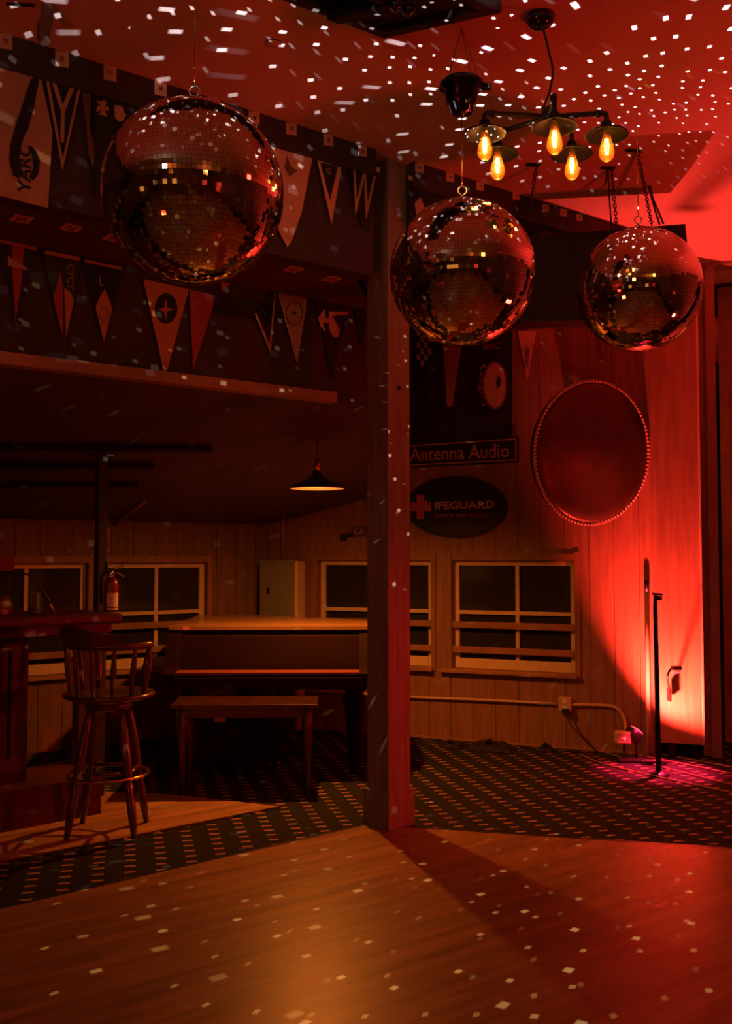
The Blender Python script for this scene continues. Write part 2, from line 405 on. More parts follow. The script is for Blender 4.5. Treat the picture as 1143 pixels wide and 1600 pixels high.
def window(name, P, o, rails=True):
    t0, t1, z0, z1 = o; z0 -= 0; W = t1-t0; H = z1-z0
    base = P.pt(t0, 0, z0)
    root = bpy.data.objects.new(name, None); C.objects.link(root); root.matrix_world = P.frame(base); root['kind'] = 'structure'
    s = .045
    mb = MB()   # outer sash frame
    mb.box((s/2, .07, H/2), (s, .04, H), bev=.003).box((W-s/2, .07, H/2), (s, .04, H), bev=.003)
    mb.box((W/2, .07, H-.02), (W-2*s, .04, .04), bev=.003).box((W/2, .07, .04), (W-2*s, .05, .08), bev=.003)
    mb.build('window_frame', M['sash'], root)
    zc = H*.52; xm = W*.53
    MB().box((xm, .065, H/2+.02), (.03, .03, H-.12)).build('mullion', M['sash'], root)
    MB().box((W/2, .062, zc), (W-2*s, .032, .03)).build('meeting_rail', M['sash'], root)
    for (xa, xb) in ((s, xm-.015), (xm+.015, W-s)):
        for (za, zb) in ((.08, zc-.015), (zc+.015, H-.04)):
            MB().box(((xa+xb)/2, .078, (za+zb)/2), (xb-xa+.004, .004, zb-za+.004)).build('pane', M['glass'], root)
    if rails:
        for z in (H*.405, H*.175):
            MB().box((W/2-.01, .012, z), (W+.0, .018, .052), bev=.003).build('guard_rail', M['rail'], root)
    MB().box((W/2-.04, -.02, -.018), (W+.12, .08, .03), bev=.004).build('window_sill', M['rail'], root)
    MB().box((-.03, -.008, H/2+.02), (.05, .016, H+.1)).box((W+.02, -.008, H/2+.02), (.04, .016, H+.1)).box((W/2, -.008, H+.03), (W, .016, .05)).build('window_casing', M['plank'], root)
    return root
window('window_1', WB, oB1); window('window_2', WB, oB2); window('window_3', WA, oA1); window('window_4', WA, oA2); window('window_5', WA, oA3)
# baseboard strip
struct(slab(WB, tl, tBe, 0, .012, .01, .02).build('baseboard_back', M['rail']))

# dark siding of the upper back wall beside the post
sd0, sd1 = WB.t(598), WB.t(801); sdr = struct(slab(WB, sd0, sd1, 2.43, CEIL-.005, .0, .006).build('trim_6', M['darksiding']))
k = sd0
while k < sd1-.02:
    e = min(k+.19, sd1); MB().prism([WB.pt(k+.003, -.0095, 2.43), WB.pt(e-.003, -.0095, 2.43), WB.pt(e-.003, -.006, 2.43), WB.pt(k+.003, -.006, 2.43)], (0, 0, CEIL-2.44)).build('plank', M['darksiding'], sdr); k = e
# side wall with doorway at the right
WD = Plane(2.50, 7.34, .93, -.37)
tD0 = WD.t(1094); td0 = WD.t(1119); td1 = td0+.95
dz = WD.hit(1119, 417).z
m = MB()
for a, b, z0, z1 in ((tD0, td0, 0, CEIL), (td0, td1, dz, CEIL), (td1, td1+1.6, 0, CEIL)):
    m.prism([WD.pt(a, 0, z0), WD.pt(b, 0, z0), WD.pt(b, .12, z0), WD.pt(a, .12, z0)], (0, 0, z1-z0))
m.prism([WD.pt(tD0, .12, 0), WD.pt(tD0+.08, .12, 0), WD.pt(tD0+.08, .75, 0), WD.pt(tD0, .75, 0)], (0, 0, CEIL))
struct(m.build('wall_side', M['redwall']))
dr = bpy.data.objects.new('door_1', None); C.objects.link(dr); dr.matrix_world = WD.frame(WD.pt(td0, 0, 0)); dr['kind'] = 'structure'
MB().box((-.02, -.015, dz/2), (.07, .03, dz)).box((.97, -.015, dz/2), (.07, .03, dz)).build('door_casing', M['redwall'], dr)
MB().box((.475, -.02, dz+.05), (1.12, .04, .1), bev=.005).build('door_header', M['redwall'], dr)
light('side_room_fill', 'POINT', WD.pt(td0+.75, .28, 2.2), (1, .20, .06), 5, None, .05)  # unseen fill added behind the doorway to brighten its inside
MB().box((.475, .6, dz/2), (.9, .04, dz-.02)).build('door_leaf', M['rail'], dr)
MB().box((.475, .56, dz*.72), (.62, .03, dz*.38), bev=.01).box((.475, .56, dz*.26), (.62, .03, dz*.38), bev=.01).build('door_panel', M['rail'], dr)
# hall shell behind the camera
struct(MB().box((-.5, -5.5, CEIL/2), (15, .2, CEIL)).build('wall_rear', M['hall']))
struct(MB().box((-7.4, 2, CEIL/2), (.2, 15, CEIL)).build('wall_left', M['hall']))
struct(MB().box((4.7, -.2, CEIL/2), (.2, 11.4, CEIL)).build('wall_right', M['hall']))

# ---------------------------------------------------------------- text and wall hangings
def text_mesh(s, bold=.0, ext=.0008):
    cu = bpy.data.curves.new('lettering', 'FONT'); cu.body = s; cu.align_x = 'CENTER'; cu.align_y = 'CENTER'
    cu.extrude = .0; cu.offset = bold; cu.resolution_u = 2
    o = bpy.data.objects.new('lettering', cu); C.objects.link(o)
    dg = bpy.context.evaluated_depsgraph_get(); me = bpy.data.meshes.new_from_object(o.evaluated_get(dg))
    bpy.data.objects.remove(o); bpy.data.curves.remove(cu); return me
def place_text(s, parent, cx, cz, wid, hei, m, ang=0, y=-.006, bold=0.0, name='lettering', shear=0.0):
    me = text_mesh(s, bold)
    xs = [v.co.x for v in me.vertices]; ys = [v.co.y for v in me.vertices]
    sx = wid/(max(xs)-min(xs)); sy = hei/(max(ys)-min(ys)); ox = (max(xs)+min(xs))/2; oy = (max(ys)+min(ys))/2
    ca, sa = math.cos(ang), math.sin(ang)
    for v in me.vertices:
        a, b = (v.co.x-ox)*sx, (v.co.y-oy)*sy; a += b*shear
        v.co = (cx+a*ca-b*sa, y, cz+a*sa+b*ca)
    me.materials.clear(); me.materials.append(m)
    # thickness
    bm = bmesh.new(); bm.from_mesh(me)
    r = bmesh.ops.extrude_face_region(bm, geom=bm.faces[:])
    for v in [g for g in r['geom'] if isinstance(g, bmesh.types.BMVert)]: v.co.y += .0018
    bmesh.ops.recalc_face_normals(bm, faces=bm.faces[:]); bm.to_mesh(me); bm.free()
    o = bpy.data.objects.new(name, me); C.objects.link(o); o.parent = parent; return o

class Hang:
    """a flat thing hung on a wall plane, its outline given as points of the wall"""
    def __init__(s, P, name, label, cat, outline, m, group=None, out=.018, part='cloth', th=.004):
        s.P = P; s.out = out; pts = [P.hit(x, y, out) for x, y in outline]
        top = max(pts, key=lambda p: p.z); cx = sum((p for p in pts), Vector())/len(pts)
        s.base = Vector((cx.x, cx.y, top.z)); s.F = P.frame(s.base); s.I = s.F.inverted()
        s.root = thing(name, label, cat, M=s.F, group=group)
        s.body = s.piece(outline, m, part, 0, th)
    def loc(s, x, y): return s.I @ s.P.hit(x, y, s.out)
    def piece(s, outline, m, name, y=.001, th=.0025):
        L = [s.loc(a, b) for a, b in outline]
        mb = MB(); mb.prism([(q.x, -y, q.z) for q in L], (0, -th if y else th, 0)); return mb.build(name, m, s.root)
    def text(s, t, px, py, wpx, hpx, m, ang=0, y=-.0045, bold=0.0, name='lettering'):
        c = s.loc(px, py); k = (s.P.hit(px, py, s.out)-EYE).y/F
        return place_text(t, s.root, c.x, c.z, wpx*k, hpx*k, m, ang, y, bold, name)
    def ring(s, cx, cy, rx, ry, m, name, w=1.6, y=.0035):
        n = 28; mb = MB(); A = [s.loc(cx+rx*math.cos(2*PI*k/n), cy+ry*math.sin(2*PI*k/n)) for k in range(n)]
        mb.tube([(q.x, -y, q.z) for q in A], w*.0015, 6, closed=True); return mb.build(name, m, s.root)
def ell(cx, cy, rx, ry, n=28): return [(cx+rx*math.cos(2*PI*k/n), cy+ry*math.sin(2*PI*k/n)) for k in range(n)]
def star(cx, cy, r, ry, n=4, inner=.25, rot=0):
    o = []
    for k in range(2*n):
        q = 1 if k % 2 == 0 else inner; a = PI*k/n+rot-PI/2
        o.append((cx+r*q*math.cos(a), cy+ry*q*math.sin(a)))
    return o
UP = 'burgee flags under the number stickers of the upper beam'; LO = 'burgee flags of the lower row'
# upper row, on the bulkhead
h = Hang(PB, 'banner', 'large tan banner with dark horseshoe mark, at the far left of upper row', 'banner', [(-60, 78), (62, 112), (82, 205), (75, 325), (-60, 290)], M['tan'], UP)
h.piece([(-60, 66), (66, 99), (66, 110), (-60, 77)], M['cream'], 'header_strip', .002)
h.piece([(48, 124), (62, 120), (52, 170), (44, 200), (34, 222), (30, 245), (34, 268), (30, 280), (20, 274), (14, 250), (16, 225), (26, 190)], M['blackfelt'], 'horseshoe_mark', .0015)
h.piece([(48, 228), (56, 236), (62, 250), (60, 272), (52, 282), (45, 278), (52, 262), (50, 245)], M['blackfelt'], 'horseshoe_mark', .0015)
h.text('YARC', 38, 264, 78, 20, M['ink'], PI/2, bold=.02)
h = Hang(PB, 'pennant', 'black pennant with tan edges and a large tan letter Y', 'pennant', [(69, 112), (128, 128), (97, 267)], M['blackfelt'], UP)
h.piece([(69, 112), (74, 113.5), (98, 252), (97, 267)], M['tan'], 'edge_band', .0015); h.piece([(128, 128), (124, 127), (97, 252), (97, 267)], M['tan'], 'edge_band', .0015)
h.text('Y', 97.5, 178, 36, 92, M['tan'], 0)
h = Hang(PB, 'pennant', 'narrow dull brown pennant with a diamond end, right of the letter Y pennant', 'pennant', [(127, 143), (143, 148), (140, 200), (150, 232), (146, 262), (138, 240), (134, 190)], M['dull'], UP)
h = Hang(PB, 'banner', 'black banner with tan notched cross and shield badges', 'banner', [(146, 140), (245, 168), (238, 330), (150, 306)], M['blackfelt'], UP, out=.022)
h.piece([(138, 128), (211, 148), (211, 157), (138, 137)], M['cream'], 'header_strip', .002)
h.piece([(150, 156), (156, 160), (163, 156), (166, 162), (162, 168), (169, 166), (170, 174), (163, 173), (167, 184), (160, 180), (153, 180), (158, 173), (150, 175), (151, 166), (157, 168)], M['tan'], 'cross_badge', .0025)
h.piece([(178, 165), (190, 166), (193, 176), (197, 179), (192, 189), (186, 191), (179, 184)], M['tan'], 'shield_badge', .0025)
h = Hang(PB, 'paper_tag', 'torn tan paper tag above the left mirror ball', 'tag', [(219, 150), (246, 160), (245, 170), (219, 162)], M['cream'], out=.03)
h = Hang(PB, 'pennant', 'large plain cream pennant behind the right edge of the left mirror ball', 'pennant', [(372, 200), (491, 232), (471, 332), (455, 378), (449, 386), (441, 372), (405, 290)], M['cream'], UP)
h.piece([(448, 244), (452, 258), (464, 268), (452, 276), (444, 262)], M['dull'], 'bird_mark', .0015)
h = Hang(PB, 'pennant', 'cream edged black V pennant with small letter S', 'pennant', [(492, 234), (536, 246), (518, 350)], M['cream'], UP)
h.piece([(500, 254), (527, 260), (515, 312)], M['blackfelt'], 'dark_field', .0015); h.text('S', 513, 268, 10, 9, M['tan'], 0)
h = Hang(PB, 'pennant', 'black pennant with a large tan letter W beside the wooden post', 'pennant', [(540, 250), (593, 263), (577, 362), (566, 354)], M['blackfelt'], UP)
h.piece([(540, 249), (593, 262), (592, 270), (541, 257)], M['cream'], 'header_strip', .0015); h.text('W', 566, 302, 46, 78, M['tan'], -.1)
h = Hang(PB, 'banner', 'dark banner with a tan patch just right of the wooden post', 'banner', [(638, 282), (694, 298), (692, 372), (640, 356)], M['blackfelt'], UP)
h.piece([(637, 274), (700, 290), (700, 297), (637, 281)], M['cream'], 'header_strip', .002); h.piece([(647, 318), (656, 308), (664, 330), (660, 344), (650, 342)], M['tan'], 'patch', .002)
for i, (x, y) in enumerate(((760, 318), (800, 329), (834, 338))):
    h = Hang(PB, 'pennant', ['dark pennant of the upper row, left of the chain above mirror ball', 'dark pennant of the upper row, right of the chain above mirror ball', 'dark pennant of the upper row next to the hanging black box'][i], 'pennant',
             [(x-14, y-4), (x+16, y+4), (x+4, y+44)], M['blackfelt'], UP)
    h.piece([(x-14, y-5), (x+16, y+3), (x+16, y+7), (x-14, y-1)], M['tan'], 'header_strip', .002)
# lower row
G = lambda lab, out_, m_, cat='pennant': Hang(P2, cat, lab, cat, out_, m_, LO)
h = G('black pennant with red centre band and arrow, at the far left of lower row', [(-20, 368), (60, 390), (40, 440), (24, 520), (18, 440)], M['navy'])
h.piece([(18, 383), (37, 388), (33, 440), (24, 500), (20, 440)], M['red'], 'centre_band', .0015); h.piece([(12, 398), (20, 408), (30, 410), (44, 422), (28, 420), (12, 416)], M['tan'], 'arrow_mark', .003)
h.piece([(-10, 371), (57, 387), (57, 392), (-10, 377)], M['tan'], 'header_strip', .002)
h = G('dark green pennant with red and tan halves and the letters CYCT', [(67, 392), (126, 404), (115, 470), (101, 532), (84, 470)], M['green'])
h.piece([(94, 425), (98, 450), (98, 525), (92, 505), (83, 465)], M['red'], 'red_half', .0015); h.piece([(100, 450), (109, 456), (115, 469), (103, 527)], M['orange'], 'tan_half', .0015)
h.text('CYCT', 110, 433, 40, 10, M['tan'], -PI/2); h.piece([(70, 391), (124, 402), (124, 408), (70, 397)], M['tan'], 'header_strip', .002)
h = G('black pennant with an orange diamond tip and small round seal', [(131, 406), (192, 420), (176, 482), (162, 537), (148, 482)], M['blackfelt'])
h.piece([(163, 452), (169, 465), (175, 483), (162, 534), (149, 480), (155, 465)], M['orange'], 'diamond', .0015); h.ring(162, 492, 7, 9, M['ink'], 'seal_ring', 1)
h.piece([(132, 405), (190, 418), (190, 422), (132, 410)], M['tan'], 'header_strip', .002); h.text('L', 158, 440, 6, 14, M['tan'], .1)
h = G('orange pennant with a four-pointed star in a black oval', [(224, 436), (295, 452), (258, 590)], M['orange'])
h.piece(ell(259, 482, 17.5, 24), M['ink'], 'oval', .0015); h.piece(star(258, 484, 13, 17), M['orange'], 'star', .0045)
h = G('deep red pennant with the letters CT', [(296, 452), (338, 462), (302, 577)], M['red']); h.text('CT', 308, 480, 26, 13, M['orange'], PI/2)
h = G('black rectangular banner under the left mirror ball', [(333, 460), (432, 476), (430, 504), (334, 488)], M['blackfelt'], 'banner')
h.piece([(344, 440), (352, 440), (358, 445), (352, 449), (350, 456), (345, 450)], M['orange'], 'tassel_mark', .0025)
h = G('black pennant with thin tan edges beside the ringed star pennant', [(397, 490), (431, 452), (422, 552)], M['blackfelt'])
h.piece([(397, 490), (400, 490), (421, 540), (422, 552)], M['tan'], 'edge_band', .0015); h.piece([(431, 452), (429, 452), (420, 540), (422, 552)], M['tan'], 'edge_band', .0015)
h = G('tan pennant with a thin ring around a small star', [(433, 455), (481, 462), (464, 568)], M['tan']); h.ring(459, 490, 13, 18, M['ink'], 'ring'); h.piece(star(460, 489, 8, 4, 4, .3), M['ink'], 'star', .0025)
h = G('black pennant with a tan looped knot emblem near the post', [(489, 456), (546, 472), (532, 530), (519, 594), (505, 520)], M['blackfelt'])
h.piece([(490, 452), (544, 466), (544, 471), (490, 457)], M['tan'], 'header_strip', .002)
h.piece([(513, 487), (542, 487), (542, 492), (518, 494), (524, 504), (530, 515), (528, 527), (520, 527), (514, 516), (513, 505), (503, 504), (508, 520), (500, 510), (496, 497), (506, 483), (508, 497), (513, 498)], M['tan'], 'knot_emblem', .0025)
h = G('narrow black pennant touching the left side of the post', [(551, 464), (572, 470), (566, 545)], M['blackfelt']); h.piece([(551, 462), (570, 467), (570, 471), (551, 466)], M['tan'], 'header_strip', .002)
# back wall flags
W3 = 'flags on the back wall above the signs'
h = Hang(WB, 'pennant', 'black and white chequered pennant below the middle mirror ball', 'pennant', [(648, 508), (676, 506), (672, 545), (662, 592)], M['blackfelt'], W3)
for r_ in range(6):
    for c_ in range(4):
        if (r_+c_) % 2 == 0:
            x0 = 651+c_*5.8; y0 = 516+r_*9.5; lim = 2+ (590-y0)*.17
            if abs(x0+3-662) < lim: h.piece([(x0, y0), (x0+5.6, y0), (x0+5.6, y0+9), (x0, y0+9)], M['white'], 'check', .0015)
h = Hang(WB, 'pennant', 'plain orange blunt pennant below the middle mirror ball', 'pennant', [(692, 530), (722, 530), (706, 635), (698, 635)], M['orange'], W3)
h = Hang(WB, 'banner', 'black banner with an oval fish badge and curved PATROL lettering', 'banner', [(734, 520), (800, 518), (800, 648), (734, 650)], M['blackfelt'], W3)
h.piece(ell(773, 602, 17, 35), M['cream'], 'badge', .0015); h.piece([(779, 585), (782, 592), (782, 602), (777, 608), (775, 600)], M['ink'], 'badge_hole', .005); h.ring(773, 602, 19, 37, M['orange'], 'badge_ring')
for i, ch in enumerate('PATROL'):
    y_ = 574+i*11; x_ = 757-7*math.sin(PI*(i+.5)/6); h.text(ch, x_, y_, 7, 9, M['orange'], -.55+i*.2, y=-.0035)
h.text('BSIC', 768, 541, 26, 9, M['red'], 0)
h = Hang(WB, 'pennant', 'cream pennant with a pleated head and dark letters, by the hanging box', 'pennant', [(808, 517), (837, 517), (823, 594)], M['cream'], W3)
h.piece([(803, 503), (858, 501), (850, 509), (830, 515), (806, 514)], M['cream'], 'pleated_head', .003, .012); h.text('CRYC', 823, 560, 28, 6, M['ink'], -PI/2-.05)
h = Hang(WB, 'pennant', 'tiny red pennant above the gong behind the right mirror ball', 'pennant', [(936, 520), (948, 520), (941, 566)], M['red'], W3)

# number stickers on the beam and on the soffit
SG = 'number stickers on the upper beam'
nums = iter(range(53, 30, -1))
for i, (x, y, s_) in enumerate(((9, 64, 10.5), (97, 92, 10.5), (172, 114, 10), (251, 138, 9.5), (333, 163, 9), (397, 184, 8.5), (455, 201, 8), (513, 219, 7.5), (566, 236, 7), (655, 262, 6.5), (703, 277, 6), (750, 291, 5.5), (806, 306, 5), (852, 325, 5), (880, 332, 5), (905, 340, 4.5))):
    where = ['over the horseshoe banner', 'over the letter Y pennant', 'over the notched cross banner', 'left above the left mirror ball', 'right over the left mirror ball', 'right of the left mirror ball top', 'over the large cream pennant', 'over the V pennant', 'over the W pennant',
             'just right of the post', 'second right of the post', 'third right of the post', 'left of the chandelier chain', 'left above the hanging box', 'above the hanging box', 'nearest the red corner'][i]
    h = Hang(PB, 'number_sticker', 'square cream number sticker on the beam, '+where, 'sticker', [(x-s_, y-s_*1.3), (x+s_, y-s_*.95), (x+s_, y+s_*1.35), (x-s_, y+s_)], M['paper'], SG, out=.034, part='paper', th=.002)
    h.text(str(next(nums)), x, y, s_*.7, s_*.7, M['ink'], 0, y=-.0025)
SS = 'stickers on the soffit'
for i, (x, y) in enumerate(((34, 342), (111, 356), (178, 372), (458, 421), (517, 436))):
    c = flo(x, y, 3.048); lab = ['leftmost', 'second from left, above the CYCT pennant', 'half hidden by the left mirror ball', 'above the ringed star pennant', 'above the looped knot pennant'][i]
    t_ = thing('soffit_sticker', 'rhombic cream sticker under the soffit, '+lab, 'sticker', group=SS, M=PB.frame(c))
    MB().box((0, 0, -.0005), (.085, .10, .001)).build('paper', M['paper'], t_)
    for k in (-1, 0, 1): MB().box((0, k*.022, -.0015), (.05, .012, .001)).build('print_line', M['dull'], t_)

# painted signs
h = Hang(WB, 'lettered_sign', 'long dark sign board with cream serif lettering and thin border', 'sign', [(592, 696), (809, 682), (809, 722), (592, 733)], M['blackfelt'], out=.03, part='board', th=.02)
for seg in (((595, 699), (806, 685), (806, 687), (595, 701)), ((595, 728), (806, 717.5), (806, 719.5), (595, 730)), ((804.5, 685), (806.5, 685), (806.5, 719.5), (804.5, 719.5)), ((595, 699), (597, 699), (597, 730), (595, 730))):
    h.piece(seg, M['signtan'], 'border_line', .001)
h.text('Antenna Audio', 716, 707, 163, 22, M['signtan'], 0.0, bold=.012)
h = Hang(WB, 'oval_sign', 'glossy black oval lifeguard sign with a red cross', 'sign', ell(712, 792, 79, 48, 40), M['satin'], out=.05, part='board', th=.04)
h.piece([(651, 773), (662, 773), (662, 785), (673, 785), (673, 799), (662, 799), (662, 811), (651, 811), (651, 799), (641, 799), (641, 785), (651, 785)], M['signred'], 'red_cross', .001)
h.text('L', 669, 789, 10, 15, M['signtan'], 0, bold=.03, y=-.008); h.text('IFEGUARD', 725, 789, 98, 13, M['signtan'], 0, bold=.03); h.text('SEARCH AND RESCUE', 720, 805, 88, 6, M['signred'], 0)
h.ring(712, 792, 77, 46, M['black'], 'rim', 5, .002)
h = Hang(WB, 'small_notice', 'small tan notice with dark print left of the post', 'notice', [(548, 824), (572, 822), (572, 838), (548, 838)], M['dull'], out=.02, part='board', th=.01); h.text('CA', 561, 830, 16, 10, M['signtan'])
h = Hang(WB, 'small_notice', 'two-row dark label strip under the pendant lamp', 'notice', [(531, 834), (552, 833), (552, 839), (541, 840), (541, 845), (531, 846)], M['ink'], out=.02, part='board', th=.006)
h = Hang(WA, 'wall_sign', 'narrow vertical orange extinguisher sign beside the alcove pole', 'sign', [(162, 825), (172, 825), (172, 863), (162, 863)], M['orange'], out=.03, part='board', th=.006)
h.piece([(165.5, 832), (168.5, 832), (168.5, 850), (170, 850), (167, 858), (164, 850), (165.5, 850)], M['ink'], 'arrow', .001)
h = Hang(WA, 'wall_sign', 'plain red sign at the left edge above the bar', 'sign', [(-30, 868), (22, 870), (22, 892), (-30, 892)], M['extred'], out=.03, part='board', th=.01)

# ---------------------------------------------------------------- wooden post
pc = Vector((.0235*5.44, 5.44, 0))
pt = thing('wooden_post', 'square wooden post with a boxed base at the dance floor corner', 'post', (pc.x, pc.y, 0), math.radians(43))
MB().box((0, 0, CEIL/2+.1), (.172, .172, CEIL-.2), bev=.004).build('shaft', M['postwood'], pt)
MB().box((0, 0, .107), (.205, .205, .205), bev=.004).build('base_box', M['postwood'], pt)
MB().box((.1, -.0, 1.9), (.012, .03, 3.3)).build('conduit', M['postwood'], pt)
MB().lathe([(0, 0), (.014, 0), (.012, .008), (0, .01)], M=Matrix.Translation((.0, -.086, 2.45)) @ Matrix.Rotation(PI/2, 4, 'X'), seg=10).build('bolt', M['black'], pt)

# ---------------------------------------------------------------- mirror balls
def gobo(name, loc, L, col, power, wr, tile, down=False):
    """added unseen point lamp whose pattern is what the lat/long mirror tiles throw of a distant pinspot in direction L"""
    o = light(name, 'POINT', loc, col, power, None, 0.0)
    l = o.data; l.use_nodes = True; nt = l.node_tree; N = nt.nodes; K = nt.links
    em = N['Emission']
    tc = N.new('ShaderNodeTexCoord')
    def vm(op, a, b=None, out=0):
        n = N.new('ShaderNodeVectorMath'); n.operation = op
        for i, q in enumerate((a, b)):
            if q is None: continue
            if isinstance(q, (tuple, Vector)): n.inputs[i].default_value = tuple(q)
            else: K.new(q, n.inputs[i])
        return n.outputs[out]
    def mm(op, a, b=None, c=None):
        n = N.new('ShaderNodeMath'); n.operation = op
        for i, q in enumerate((a, b, c)):
            if q is None: continue
            if isinstance(q, (int, float)): n.inputs[i].default_value = q
            else: K.new(q, n.inputs[i])
        return n.outputs[0]
    r = vm('NORMALIZE', tc.outputs['Normal'])
    n_ = vm('NORMALIZE', vm('ADD', r, L))
    sp = N.new('ShaderNodeSeparateXYZ'); K.new(n_, sp.inputs[0])
    lat = mm('DIVIDE', mm('ARCSINE', sp.outputs[2]), tile)
    row = mm('FLOOR', lat)
    cnt = mm('ROUND', mm('DIVIDE', mm('MULTIPLY', mm('COSINE', mm('MULTIPLY', mm('ADD', row, .5), tile)), 2*PI), tile))
    lon = mm('MULTIPLY', mm('DIVIDE', mm('ADD', mm('ARCTAN2', sp.outputs[1], sp.outputs[0]), PI), 2*PI), cnt)
    col_ = mm('FLOOR', lon)
    cb = N.new('ShaderNodeCombineXYZ'); K.new(row, cb.inputs[0]); K.new(col_, cb.inputs[1])
    wn = N.new('ShaderNodeTexWhiteNoise'); wn.noise_dimensions = '3D'; K.new(cb.outputs[0], wn.inputs[0])
    ws = N.new('ShaderNodeSeparateXYZ'); K.new(wn.outputs['Color'], ws.inputs[0])
    def cellmask(f, j, half):
        fr = mm('FRACT', f)
        c = mm('ADD', .5-.15, mm('MULTIPLY', j, .3))
        dd = mm('ABSOLUTE', mm('SUBTRACT', fr, c))
        mr = N.new('ShaderNodeMapRange'); K.new(dd, mr.inputs[0]); mr.inputs[1].default_value = half*1.2; mr.inputs[2].default_value = half*.75
        mr.inputs[3].default_value = 0; mr.inputs[4].default_value = 1; return mr.outputs[0]
    mk = mm('MULTIPLY', cellmask(lat, ws.outputs[0], wr), cellmask(lon, ws.outputs[1], wr))
    mk = mm('MULTIPLY', mk, mm('GREATER_THAN', cnt, 7.5))
    br = mm('MULTIPLY', mm('GREATER_THAN', ws.outputs[2], .3), mm('ADD', .45, mm('MULTIPLY', ws.outputs[2], .6)))
    face = mm('MAXIMUM', vm('DOT_PRODUCT', n_, L, 1), 0)
    rs = N.new('ShaderNodeSeparateXYZ'); K.new(r, rs.inputs[0])
    lim = N.new('ShaderNodeMapRange'); K.new(rs.outputs[2], lim.inputs[0]); lim.inputs[1].default_value = .26 if not down else -.2; lim.inputs[2].default_value = .52 if not down else -.8
    lim.inputs[3].default_value = .07 if not down else .3
    K.new(mm('MULTIPLY', lim.outputs[0], mm('MULTIPLY', mm('MULTIPLY', mk, br), mm('POWER', face, 3 if not down else 2))), em.inputs['Strength'])
    return o
PINS = Vector((-1.9, .8, 3.62))
BR = .305
ND = math.radians(2.85)
def mirror_ball(px, py, d, label, topz, spin):
    c = atd(px, py, d)
    root = thing('mirror_ball', label, 'mirror ball', (c.x, c.y, c.z), 0, 'mirror balls over the dance floor')
    mb = MB(); mb.lathe([(BR*.985*math.sin(PI*k/24), -BR*.985*math.cos(PI*k/24)) for k in range(25)], seg=48); mb.build('core', M['grout'], root)
    bm = bmesh.new(); tiles = []; nr = int(PI/ND); rnd = random.Random(spin)
    for i in range(nr):
        lat = -PI/2+(i+.5)*PI/nr; cnt = max(3, round(2*PI*math.cos(lat)/ND)); off = rnd.random()
        hh = PI/nr*.47*BR; ww = (2*PI*math.cos(lat)/cnt)*.47*BR
        for k in range(cnt):
            lon = 2*PI*(k+off)/cnt
            nrm = Vector((math.cos(lat)*math.cos(lon), math.cos(lat)*math.sin(lon), math.sin(lat)))
            e = Vector((-math.sin(lon), math.cos(lon), 0)); u = nrm.cross(e)
            e2_ = (e+nrm*rnd.gauss(0, .011)).normalized(); u2 = (u+nrm*rnd.gauss(0, .011)).normalized()
            tiles.append((c+nrm*BR, e2_.cross(u2).normalized()))
            vs = []
            for lay in (0, 1):
                for sx, sy in ((-1, -1), (1, -1), (1, 1), (-1, 1)):
                    vs.append(bm.verts.new(nrm*(BR-(.0035 if lay == 0 else 0)) + e2_*ww*sx + u2*hh*sy))
            bm.faces.new(vs[4:8])
            for q in range(4): bm.faces.new((vs[q], vs[(q+1) % 4], vs[4+(q+1) % 4], vs[4+q]))
    me = bpy.data.meshes.new('mirror_tiles'); bm.to_mesh(me); bm.free(); me.materials.append(M['mirror'])
    o = bpy.data.objects.new('mirror_tiles', me); C.objects.link(o); o.parent = root; stuff(o)
    cap = MB(); cap.lathe([(0, BR+.012), (.03, BR+.012), (.035, BR+.004), (.045, BR-.004), (.045, BR-.01)], seg=24); cap.build('cap', M['chrome'], root)
    rg = MB(); rg.tube([(.018*math.cos(2*PI*k/20), 0, BR+.048+.018*math.sin(2*PI*k/20)) for k in range(20)], .004, 8, closed=True)
    rg.tube([(0, 0, BR+.01), (0, 0, BR+.032)], .006, 8); rg.build('eye_ring', M['chrome'], root)
    MB().tube([(0, 0, BR+.066), (0, 0, topz-c.z)], .0022 if topz < 3.7 else .0018, 6).build('hanging_wire', M['brass'], root)
    L = (PINS-c).normalized()
    a = gobo('gobo_up', (c.x+.035, c.y-.07, c.z+BR+.03), L, (.88, .90, 1), GUP, .088, ND*1.3)
    b = gobo('gobo_down', (c.x+.02, c.y-.03, c.z-BR-.02), L, (1, .78, .45), GDN, .055, ND*1.25, True)
    return c, tiles
GUP, GDN = 520, 760
cb1, tiles1 = mirror_ball(302, 302, 3.2, 'largest-looking mirror ball hanging at the left before the burgee flags', CEIL, 1)
cb2, _ = mirror_ball(722, 427, 3.98, 'middle mirror ball hanging from the black motor right of the post', 3.36, 2)
cb3, _ = mirror_ball(998, 453, 4.72, 'right mirror ball hanging before the black box near the red corner', CEIL, 3)

# motor above the middle ball
mt = thing('ball_motor', 'black stepped round motor housing hung by wires over the middle mirror ball', 'motor', (cb2.x, cb2.y, 3.36))
MB().lathe([(0, 0), (.012, 0), (.012, .012), (.045, .018), (.052, .05), (.066, .06), (.071, .115), (.094, .125), (.096, .142), (.088, .150), (0, .150)], seg=32).build('housing', M['gloss'], mt)
w_ = MB()
for k in range(4):
    a = PI/4+k*PI/2; w_.tube([(.085*math.cos(a), .085*math.sin(a), .145), (.0, .0, CEIL-3.36-.002)], .0012, 5)
w_.build('suspension_wires', M['black'], mt)
MB().box((.10, 0, .13), (.05, .03, .02)).build('cable_clip', M['black'], mt)

